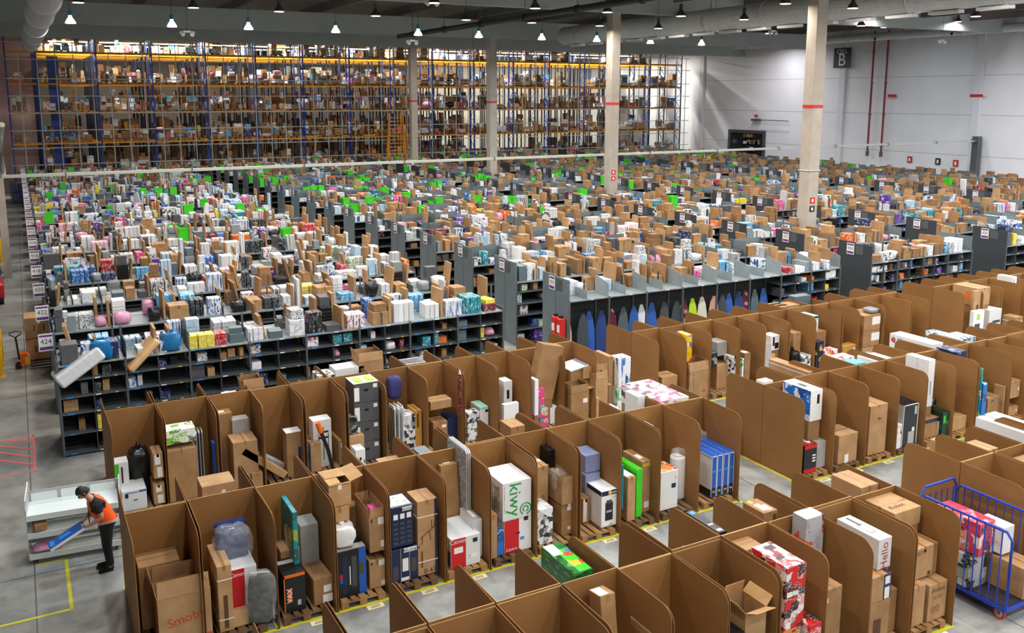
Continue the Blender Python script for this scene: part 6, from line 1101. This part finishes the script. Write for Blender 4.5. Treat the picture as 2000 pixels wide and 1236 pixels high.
    me=m.mesh('rack_pallet','wood'); L=sorted(PRACK[:300],key=lambda p:(round(p[2],1),p[0])); lz=None; n=0
    for (x,y,z) in L:
        if lz!=round(z,1): lz=round(z,1); n=0
        n+=1; o=link('rack_pallet',me,None,(x,y,z)); tag(o,f'{SFX(n)} wooden pallet from the left aisle on the rack level {round(z,0):.0f} metres up'.replace(' 0 metres up',' standing on the floor').replace('level 2 metres','level two metres').replace('level 5 metres','level five metres').replace('level 7 metres','level seven metres').replace('level 10 metres','level ten metres').replace('level 13 metres','level thirteen metres'),'pallet','pallets in the front rack run')
# ------------------------------------------------------------------ ironing boards in the middle block
def ironing_boards():
    r=random.Random(2); x=15.2
    cols=['peach','navycover','bluecover','greycover','limecover','greycover','maroon','whitecover','greycover','creamcover','bluecover','slate','bluecover','maroon']
    SPEC.update({'peach':lambda k:solid(k,'e8b49c',.6),'navycover':lambda k:solid(k,'2c4a8c',.6),'bluecover':lambda k:solid(k,'2f62b8',.6),'greycover':lambda k:solid(k,'4a5258',.6),'limecover':lambda k:solid(k,'b8dc28',.6),'whitecover':lambda k:solid(k,'dce4ec',.5),'creamcover':lambda k:solid(k,'e4dccc',.6)})
    nm={'peach':'peach','navycover':'navy','bluecover':'blue','greycover':'dark grey','limecover':'lime','maroon':'maroon','whitecover':'white','creamcover':'cream','slate':'slate'}
    for i in range(21):
        c=cols[(i*5)%14]; xx=15.3+i*.43; 
        o=empty('ironing_board',(xx,24.1+r.uniform(-.1,.15),.12)); o.rotation_euler=(math.radians(-6),0,r.uniform(-.75,-.1)); on_=(ORD+['twenty first'])[i]; tag(o,f'{on_} upright ironing board under the empty zinc shelf, {nm[c]} cover','ironing board','ironing boards under the empty shelf')
        H=1.7; P=[(-.17,0),(.17,0),(.18,H*.6),(.13,H*.82),(.05,H*.97),(-.05,H*.97),(-.13,H*.82),(-.18,H*.6)]
        k=MB(); k.prism(P,.035,Matrix(((1,0,0,0),(0,0,-1,0),(0,1,0,0),(0,0,0,1)))); k.obj('board',c,o)
        k=MB(); k.tube([(-.12,.06,.1),(-.12,.07,1.2),(.12,.07,1.2),(.12,.06,.1)],.014,6); k.obj('folded_leg','alu',o)
    # things by the end panel: red extinguisher cases
    for i in range(2):
        o=empty('fire_extinguisher',(14.9,24.0+.32*i,1.05)); tag(o,['red fire extinguisher case on the end panel, nearer the bays','red fire extinguisher case on the end panel, farther from the bays'][i],'fire extinguisher')
        k=MB(); k.bev(.22,.26,.72,.03); k.obj('case','signred',o); k=MB(); k.box(-.112,-.11,-.08,.08,.25,.5); k.obj('notice','paper',o); k=MB(); k.box(-.06,.06,-.05,.05,.72,.78); k.obj('handle','black',o)
# ------------------------------------------------------------------ floor vehicles and person
def cart():
    o=empty('picking_cart',(.42,18.55,0)); o.rotation_euler=(0,0,-.1); tag(o,'white and grey three shelf picking cart before the person in the orange vest','cart')
    w,d=1.62,.62
    for z,nm in ((.2,'bottom'),(.62,'middle'),(.98,'upper')):
        k=MB(); T=Matrix.Translation((0,0,z))@Matrix.Rotation(.12,4,'X'); k.box(-w/2,w/2,-d/2,d/2,0,.02,T); k.box(-w/2,w/2,-d/2-.01,-d/2+.01,-.06,.06,T); k.obj('shelf','carttop',o)
        k=MB(); k.box(-w/2,w/2,d/2-.015,d/2,0,.24,T); k.obj('shelf_back','cartgrey',o)
    for s in (-1,1):
        k=MB(); k.prism([(-d/2,.12),(d/2,.12),(d/2,1.32),(-d/2,1.1)],.02,Matrix(((0,0,1,s*w/2-.01),(1,0,0,0),(0,1,0,0),(0,0,0,1)))); k.obj('end_panel','cartgrey',o)
    k=MB(); k.tube([(-w/2,-d/2,1.12),(-w/2,-d/2,1.3),(-w/2,d/2,1.42),(-w/2,d/2,1.3)],.016,8); k.obj('handle','alu',o)
    for i in range(3): k=MB(); k.box(-w/2+.05+.52*i,-w/2+.5+.52*i,.27,.285,1.02,1.22); k.obj('divider','carttop',o)
    for sx in (-1,1):
        for sy in (-1,1):
            c=empty('caster',(0,0,0)); c.parent=o; KIDS.setdefault(o.name,[]).append(c); c.location=(sx*.7,sy*.24,0)
            k=MB(); k.cyl((-.015,0,.05),(.015,0,.05),.05,12); k.obj('wheel','rubber',c); k=MB(); k.box(-.025,.025,-.03,.03,.09,.14); k.obj('fork','steel',c)
    k=MB(); lump(k,.5,.3,.13,4); p=k.obj('parcel_bag','polypink',None,(-.1,18.42,.235),True); tag(p,'pink plastic wrapped parcel on the bottom shelf of the picking cart','plastic bag')
    k=MB(); k.bev(.22,.3,.14,.01); p=k.obj('small_carton','kraft2',None,(-.2,18.45,.68)); p.rotation_euler=(.12,0,.1); tag(p,'small brown carton at the end of the middle cart shelf','carton')
def skin_mesh(name,nodes,edges,mat,sub=2,root=0):
    me=bpy.data.meshes.new(name); me.from_pydata([n[0] for n in nodes],edges,[]); o=bpy.data.objects.new(name,me); COL.objects.link(o)
    md=o.modifiers.new('s','SKIN'); md.use_smooth_shade=True; sv=me.skin_vertices[0].data if me.skin_vertices else None
    if sv is None:
        bm=bmesh.new(); bm.from_mesh(me); bm.verts.layers.skin.verify(); bm.to_mesh(me); bm.free(); sv=me.skin_vertices[0].data
    for i,n in enumerate(nodes):
        r=n[1]; sv[i].radius=(r,r) if isinstance(r,float) else r; sv[i].use_root=(i==root)
    m2=o.modifiers.new('u','SUBSURF'); m2.levels=sub; m2.render_levels=sub
    dg=bpy.context.evaluated_depsgraph_get(); dg.update()
    out=bpy.data.meshes.new_from_object(o.evaluated_get(dg)); bpy.data.objects.remove(o); out.materials.clear(); out.materials.append(M(mat))
    out.polygons.foreach_set('use_smooth',[True]*len(out.polygons)); out.name=name
    return out
def person():
    # faces -x; metres; feet on the floor
    o=empty('person',(.88,17.52,0)); o.rotation_euler=(0,0,.12); tag(o,'dark haired person in an orange vest bending over the picking cart, holding a blue box','person')
    N=[((.02,0,.98),.135),((-.02,0,1.12),.125),((-.10,0,1.28),.14),((-.17,0,1.42),.115),((-.25,0,1.5),.055),((-.3,0,1.545),.05), #0-5 spine
       ((.02,.09,.9),.105),((.0,.1,.5),.066),((.05,.1,.1),.045),((-.02,.1,.05),.04),((-.13,.11,.03),.03), #6-10 L leg (far)
       ((.02,-.09,.9),.105),((-.01,-.1,.5),.066),((.03,-.1,.1),.045),((-.04,-.1,.05),.04),((-.15,-.11,.03),.03), #11-15
       ((-.16,.18,1.4),.068),((-.12,.24,1.14),.044),((-.34,.12,1.02),.034),((-.4,.09,1.0),.03), #16-19
       ((-.16,-.18,1.4),.068),((-.08,-.25,1.14),.044),((-.31,-.13,1.0),.034),((-.37,-.1,.985),.03)]
    E=[(0,1),(1,2),(2,3),(3,4),(4,5),(0,6),(6,7),(7,8),(8,9),(9,10),(0,11),(11,12),(12,13),(13,14),(14,15),(3,16),(16,17),(17,18),(18,19),(3,20),(20,21),(21,22),(22,23)]
    b=link('body',skin_mesh('body',N,E,'skin'),o)
    # head with face
    h=empty('head',(-.335,0,1.60)); h.parent=o; KIDS.setdefault(o.name,[]).append(h); h.rotation_euler=(0,math.radians(-42),0)
    k=MB(); vs=[];n,m=14,18
    for i in range(n+1):
        th=PI*i/n
        for j in range(m):
            ph=2*PI*j/m; x=math.sin(th)*math.cos(ph); y=math.sin(th)*math.sin(ph); z=math.cos(th)
            X=.098*x*(1-.1*(z<-.2)*abs(z)); Y=.074*y*(1 if z>-.1 else 1+.45*(z+.1)); Z=.122*z
            if x<-.75 and abs(y)<.3 and -.4<z<.05: X-=.02*(1-abs(y)/.3)
            vs.append((X,Y,Z))
    fs=[(i*m+j,(i+1)*m+j,(i+1)*m+(j+1)%m,i*m+(j+1)%m) for i in range(n) for j in range(m)]
    k.add(vs,fs); k.obj('face','skin',h,smooth=True)
    k=MB(); k.prism([(-.1,-.012),(-.122,-.012),(-.1,.04)],.024,Matrix(((1,0,0,0),(0,0,-1,.012),(0,1,0,-.02),(0,0,0,1)))); k.obj('nose','skin',h)
    for s in (-1,1):
        k=MB(); k.lathe([(0,-.01),(.012,-.006),(.014,0),(.012,.006),(0,.01)],10,(-.088,s*.03,.012)); k.obj('eye','cloth_black',h,smooth=True)
        k=MB(); k.prism([(-.02,-.035),(.012,-.03),(.022,.01),(.01,.035),(-.018,.03)],.016,Matrix(((1,0,0,.012),(0,0,s,s*.07),(0,1,0,0),(0,0,0,1)))); k.obj('ear','skin',h)
    k=MB(); k.tube([(-.094,-.022,-.06),(-.1,0,-.058),(-.094,.022,-.06)],.006,6); k.obj('mouth','maroon',h)
    k=MB(); vs=[];r=random.Random(4)
    for i in range(11):
        th=PI*.62*i/10
        for j in range(m):
            ph=2*PI*j/m; f=1.1+r.uniform(-.06,.09); x=math.sin(th)*math.cos(ph); lim=th
            if x<-.35: lim=min(th,PI*.36)
            vs.append((.105*f*math.sin(lim)*math.cos(ph)+.006,.08*f*math.sin(lim)*math.sin(ph),.125*f*math.cos(lim)+.004))
    k.add(vs,[(i*m+j,(i+1)*m+j,(i+1)*m+(j+1)%m,i*m+(j+1)%m) for i in range(10) for j in range(m)]); k.obj('hair','hair',h,smooth=True)
    # clothes
    TR=[((.02,0,1.02),.15),((.02,.09,.88),.12),((.0,.1,.5),.085),((.04,.1,.14),.075),((.04,.1,.09),.07),((.02,-.09,.88),.12),((-.01,-.1,.5),.085),((.02,-.1,.14),.075),((.02,-.1,.09),.07)]
    link('trousers',skin_mesh('trousers',TR,[(0,1),(1,2),(2,3),(3,4),(0,5),(5,6),(6,7),(7,8)],'cloth_black'),o)
    TS=[((.04,0,.92),.165),((0,0,1.05),.17),((-.1,0,1.28),.168),((-.17,0,1.42),.14),((-.235,0,1.485),.07),((-.16,.19,1.39),.095),((-.14,.235,1.22),.08),((-.16,-.19,1.39),.095),((-.12,-.24,1.22),.08)]
    link('shirt',skin_mesh('shirt',TS,[(0,1),(1,2),(2,3),(3,4),(3,5),(5,6),(3,7),(7,8)],'cloth_black'),o)
    VS=[((.06,0,.84),(.2,.19)),((.04,0,.98),(.2,.185)),((-.02,0,1.12),(.195,.18)),((-.1,0,1.28),(.195,.185)),((-.165,0,1.41),(.165,.16)),((-.21,0,1.48),(.1,.09))]
    v=link('vest',skin_mesh('vest',VS,[(0,1),(1,2),(2,3),(3,4),(4,5)],'vest'),o)
    k=MB(); k.lathe([(.178,0),(.186,.0),(.186,.055),(.178,.055)],20); q=k.obj('reflective_band','reflect',v,(.045,0,.95)); q.scale=(1.04,1.04,1)
    k=MB(); k.prism([(0,0),(.05,0),(.075,.45),(.02,.45)],.012,Matrix(((0,0,1,-.27),(1,0,0,-.02),(.0,1,0,1.0),(0,0,0,1)))); q=k.obj('vest_opening','cloth_black',v); q.rotation_euler=(0,.0,0)
    for s in (-1,1):
        k=MB(); lump(k,.27,.1,.1,3,8,12,.7); q=k.obj('shoe','cloth_black',o,(-.06,s*.1,.0),True)
        k=MB(); k.box(-.19,.06,s*.1-.045,s*.1+.045,0,.018); k.obj('sole','rubber',o)
        # gloved hands with five fingers curled round the box edge
        base=Vector((-.39,s*.095,.99)); H=[(tuple(base+Vector((.05,0,.015))),.026),(tuple(base),.034),(tuple(base+Vector((-.05,0,-.02))),.034)]; Ed=[(0,1),(1,2)]
        link('glove',skin_mesh('glove',H,Ed,'glove'),o)
        for f in range(4):
            a=base+Vector((-.06,(f-1.5)*.019,-.022)); L=(.9,1,.95,.75)[f]
            F=[(tuple(a),.0095),(tuple(a+Vector((-.035*L,0,-.012))),.009),(tuple(a+Vector((-.055*L,-s*.012,-.035))),.0085),(tuple(a+Vector((-.05*L,-s*.02,-.055))),.008)]
            link('finger',skin_mesh('finger',F,[(0,1),(1,2),(2,3)],'glove',1),o)
        a=base+Vector((-.01,-s*.03,.01)); F=[(tuple(a),.011),(tuple(a+Vector((-.03,-s*.015,.02))),.01),(tuple(a+Vector((-.06,-s*.015,.01))),.009)]
        link('thumb',skin_mesh('thumb',F,[(0,1),(1,2)],'glove',1),o)
    k=MB(); k.bev(.62,.3,.055,.004); p=k.obj('flat_box','white',None,(.22,17.38,.84)); p.rotation_euler=(0,-.42,.12); tag(p,'long flat blue and white box in the gloved hands of the person','flat box')
    k=MB(); k.box(-.308,.308,-.148,.148,.045,.06); k.obj('printed_panel','blue',p)
    k=MB(); k.box(-.28,-.2,-.1,.1,.06,.062); k.box(-.1,.1,-.03,.05,.06,.062); k.obj('printed_text','skyblue',p)
def trolley():
    o=empty('roll_trolley',(14.5,9.15,0)); tag(o,'blue barred roll trolley with red casters in the cross aisle','trolley')
    w,d=1.0,1.75
    k=MB(); k.box(-w/2,w/2,-d/2,d/2,.2,.27); k.obj('frame','bluepaint',o); k=MB(); k.box(-w/2+.03,w/2-.03,-d/2+.03,d/2-.03,.27,.285); k.obj('deck','plumdeck',o)
    for s in (-1,1):
        k=MB(); x=s*w/2; k.tube([(x,-d/2,.25),(x,-d/2,1.5),(x,-d/2+.1,1.62),(x,d/2-.1,1.62),(x,d/2,1.5),(x,d/2,.25)],.025,8); k.obj('side_rail','bluepaint',o)
        for i in range(10): y=-d/2+.1+(d-.2)*(i+.5)/10; k=MB(); k.cyl((x,y,.25),(x,y,1.62),.011,6); k.obj('bar','bluepaint',o)
    k=MB(); y=d/2; k.tube([(-w/2,y,.25),(-w/2,y,1.6),(-w/2+.1,y,1.75),(w/2-.1,y,1.75),(w/2,y,1.6),(w/2,y,.25)],.025,8); k.obj('push_handle','bluepaint',o)
    for i in range(6): x=-w/2+w*(i+.5)/6; k=MB(); k.cyl((x,y,.25),(x,y,1.6),.011,6); k.obj('bar','bluepaint',o)
    for sx in (-1,1):
        for sy in (-1,1):
            c=empty('caster',(0,0,0)); c.parent=o; KIDS.setdefault(o.name,[]).append(c); c.location=(sx*.4,sy*.72,0)
            k=MB(); k.cyl((-.022,0,.095),(.022,0,.095),.095,18); k.obj('tyre','signred',c); k=MB(); k.cyl((-.026,0,.095),(.026,0,.095),.065,14); k.obj('hub','netgrey',c); k=MB(); k.box(-.04,.04,-.02,.05,.18,.2); k.box(-.04,-.03,-.02,.04,.08,.2); k.box(.03,.04,-.02,.04,.08,.2); k.obj('fork','steel',c)
def left_aisle():
    # hand pallet truck
    o=empty('pallet_truck',(-.45,32.7,0)); tag(o,'hand pallet truck with orange body beside two brown cartons in the left aisle','pallet truck')
    k=MB(); k.tube([(-.05,0,.3),(-.1,0,1.05)],.03,8); k.obj('tiller','black',o)
    k=MB(); k.tube([(-.1,0,1.05),(-.26,-.02,1.15),(-.28,-.02,1.22),(-.1,-.02,1.26),(.08,-.02,1.22),(.06,-.02,1.15),(-.1,0,1.05)],.02,6); k.obj('handle_loop','black',o)
    k=MB(); k.prism([(-.02,.12),(.26,.12),(.26,.4),(.16,.52),(-.02,.52)],.3,Matrix(((1,0,0,0),(0,0,1,-.15),(0,1,0,0),(0,0,0,1)))); k.obj('body','machine_orange',o)
    k=MB(); k.box(.12,.26,-.156,-.152,.15,.4); k.obj('yellow_plate','gold',o)
    for s in (-1,1): k=MB(); k.cyl((-.08,s*.09-.03,.1),(-.08,s*.09+.03,.1),.1,14); k.obj('wheel','rubber',o); k=MB(); k.box(.26,1.3,s*.19-.08,s*.19+.08,.06,.11); k.obj('fork','steeldark',o)
    p=make_pallet((.35,33.2,.0),'wooden pallet under the two brown cartons by the hand pallet truck',False,None) ; p.location=(.0+.2,34.0,0)
    for i in range(2):
        item('carton','carton',['lower big brown carton beside the hand pallet truck','upper big brown carton beside the hand pallet truck'][i],.2,33.5,.15+.72*i,.95,.95,.7,'kraft',{'pr':[('front',.3,.5,.05,.3,'inkbrown'),('front',.6,.5,.05,.3,'inkbrown'),('front',.45,.8,.1,.2,'paper')]+([('top',.6,.6,.4,.5,'paper')] if i else [])})
    for i,(y,l) in enumerate(((32.0,'nearest yellow guard rail on the left aisle'),(54.5,'farther yellow guard rail on the left aisle'),(80,'farthest yellow guard rail by the racks'))):
        o=empty('guard_rail',(-1.02 if i<1 else -1.25,y,0)); tag(o,l,'guard rail')
        for yy in (0,1.6): 
            k=MB(); k.cyl((0,yy,0),(0,yy,1.15),.06,10); k.obj('post','safety_yellow',o); k=MB(); k.box(-.1,.1,yy-.1,yy+.1,0,.015); k.obj('base_plate','safety_yellow',o)
        k=MB(); k.tube([(0,0,1.1),(0,.2,1.2),(0,1.4,1.2),(0,1.6,1.1)],.06,10); k.obj('top_rail','safety_yellow',o); k=MB(); k.cyl((0,0,.6),(0,1.6,.6),.045,8); k.obj('mid_rail','safety_yellow',o)
    o=empty('floor_sweeper',(-1.45,44.2,0)); tag(o,'red floor cleaning machine partly seen at the left edge of the aisle','machine')
    k=MB(); k.bev(.9,1.6,.75,.12,Matrix.Translation((0,0,.2))); k.obj('body','machine_red',o); k=MB(); k.bev(.8,1.0,.5,.14,Matrix.Translation((0,.9,.95))); k.obj('hood','steeldark',o)
    for sy in (-.6,.6): k=MB(); k.cyl((-.4,sy,.2),(.42,sy,.2),.2,14); k.obj('wheel','rubber',o)
    o=empty('roll_cage',(-.3,84.5,0)); tag(o,'dark steel roll cage standing at the far end of the left aisle','roll cage')
    k=MB(); [k.box(-.5+.2*i-.02,-.5+.2*i+.02,-.4,-.36,.15,1.9) for i in range(6)]; [k.box(-.5,.5,-.4,-.37,z,z+.05) for z in (.2,1.0,1.85)]; k.obj('bars','rackblue',o); k=MB(); k.box(-.5,.5,-.4,.4,.12,.18); k.obj('base','steeldark',o); k=MB(); k.bev(.9,.7,1.5,.02,Matrix.Translation((0,0.02,.2))); k.obj('cover','steel',o)
    for i in range(5): 
        o=empty('blue_bin',(1.2+i*.75,86.2,2.3)); k=MB(); t=.02; k.box(-.3,.3,-.2,.2,0,t); k.box(-.3,.3,-.2,-.18,t,.32); k.box(-.3,.3,.18,.2,t,.32); k.box(-.3,-.28,-.18,.18,t,.32); k.box(.28,.3,-.18,.18,t,.32); k.obj('tub','bluepaint',o); k=MB(); k.box(-.32,.32,-.22,-.2,.28,.32); k.obj('rim','bluepaint',o); tag(o,f'{ORD[i]} blue plastic bin from the left aisle along the foot of the racks','bin','blue bins by the racks')
def special():
    # dark blue wrapped chair and black wrapped chair in the second bay
    o=empty('wrapped_chair',(2.62,14.55,.99)); tag(o,'dark blue office chair wrapped in clear plastic film in the second bay','chair')
    k=MB(); k.bev(.5,.5,.12,.05); k.obj('seat','polyblue',o); k=MB(); k.bev(.52,.14,.66,.06,Matrix.Translation((.02,.12,.1))@Matrix.Rotation(-.2,4,'X')); k.obj('backrest','polyblue',o); k=MB(); lump(k,.62,.56,.8,2); k.obj('clear_wrapping','polyclear',o,(0,.03,-.05),True)
    o=empty('wrapped_chair',(2.95,14.1,.15)); o.rotation_euler=(.1,0,-.3); tag(o,'black folded chair in clear plastic film leaning at the second bay edge','chair')
    k=MB(); k.prism([(-.18,0),(.18,0),(.2,.55),(.16,.9),(-.16,.9),(-.2,.55)],.06,Matrix(((1,0,0,0),(0,0,-1,0),(0,1,0,0),(0,0,0,1)))); k.obj('backrest','black',o); k=MB(); k.tube([(-.2,.06,0),(-.14,.08,.9),(.14,.08,.9),(.2,.06,0)],.016,6); k.obj('frame','alu',o); k=MB(); lump(k,.5,.26,1.0,6); k.obj('clear_wrapping','polyclear',o,(0,0,0),True)
    # clear bags and a teal box at the bottom edge
    for i,(x,y,z) in enumerate(((3.35,12.2,.0),(3.75,12.35,.0))):
        pass
    # row 424 specials
    it=[('foam_mattress','mattress','thick white wrapped foam slab sticking out of the first shelf bay',.98,23.95,2.0,1.2,.25,.36,'polywhite',-.55),
        ('foam_mattress','mattress','pale wooden framed flat pack leaning out of the second shelf bay',2.4,23.9,2.2,1.0,.3,.16,'woodpale',-.75)]
    for n,c,l,x,y,z,w,d,h,m,a in it:
        k=MB(); k.bev(w,.62,h,.05); o=k.obj(n if m!='woodpale' else 'flat_pack',m,None,(x,y,z+.1)); o.rotation_euler=(.0,a,.15); tag(o,l,c)
    for i,(x,z,w) in enumerate(((1.42,TOPZ,.5),(3.05,TOPZ,.46))):
        k=MB(); lump(k,w,.45,.5,i+3,10,14,.35); o=k.obj('blue_pack','polyteal',None,(x,24.0,z),True); tag(o,['first','second'][i]+' bright blue shiny plastic pack atop the first shelving row from the left aisle','wrapped pack'); k=MB(); k.box(-w*.2,w*.2,-.02,.02,.48,.54); k.obj('carry_strip','polyteal',o)
SPEC['polyteal']=lambda k:film(k,'1478b8',.97,.15)
def main():
    camera(); shell(); ducts(); lamps(); bays(); build_items(); shelving(); goods(); racks(); place_goods(); ironing_boards(); cart(); person(); trolley(); left_aisle(); special()
    w=bpy.data.worlds.new('world'); SC.world=w; w.use_nodes=True; w.node_tree.nodes['Background'].inputs[0].default_value=(.5,.55,.6,1); w.node_tree.nodes['Background'].inputs[1].default_value=.02
    vs=SC.view_settings; vs.view_transform='Standard'; vs.look='None'; vs.exposure=EXPO; vs.gamma=1
    cy=SC.cycles; cy.use_denoising=True; cy.max_bounces=5; cy.diffuse_bounces=3; cy.glossy_bounces=2; cy.transmission_bounces=2; cy.transparent_max_bounces=6; cy.caustics_reflective=False; cy.caustics_refractive=False; cy.sample_clamp_indirect=6; cy.use_light_tree=True
main()
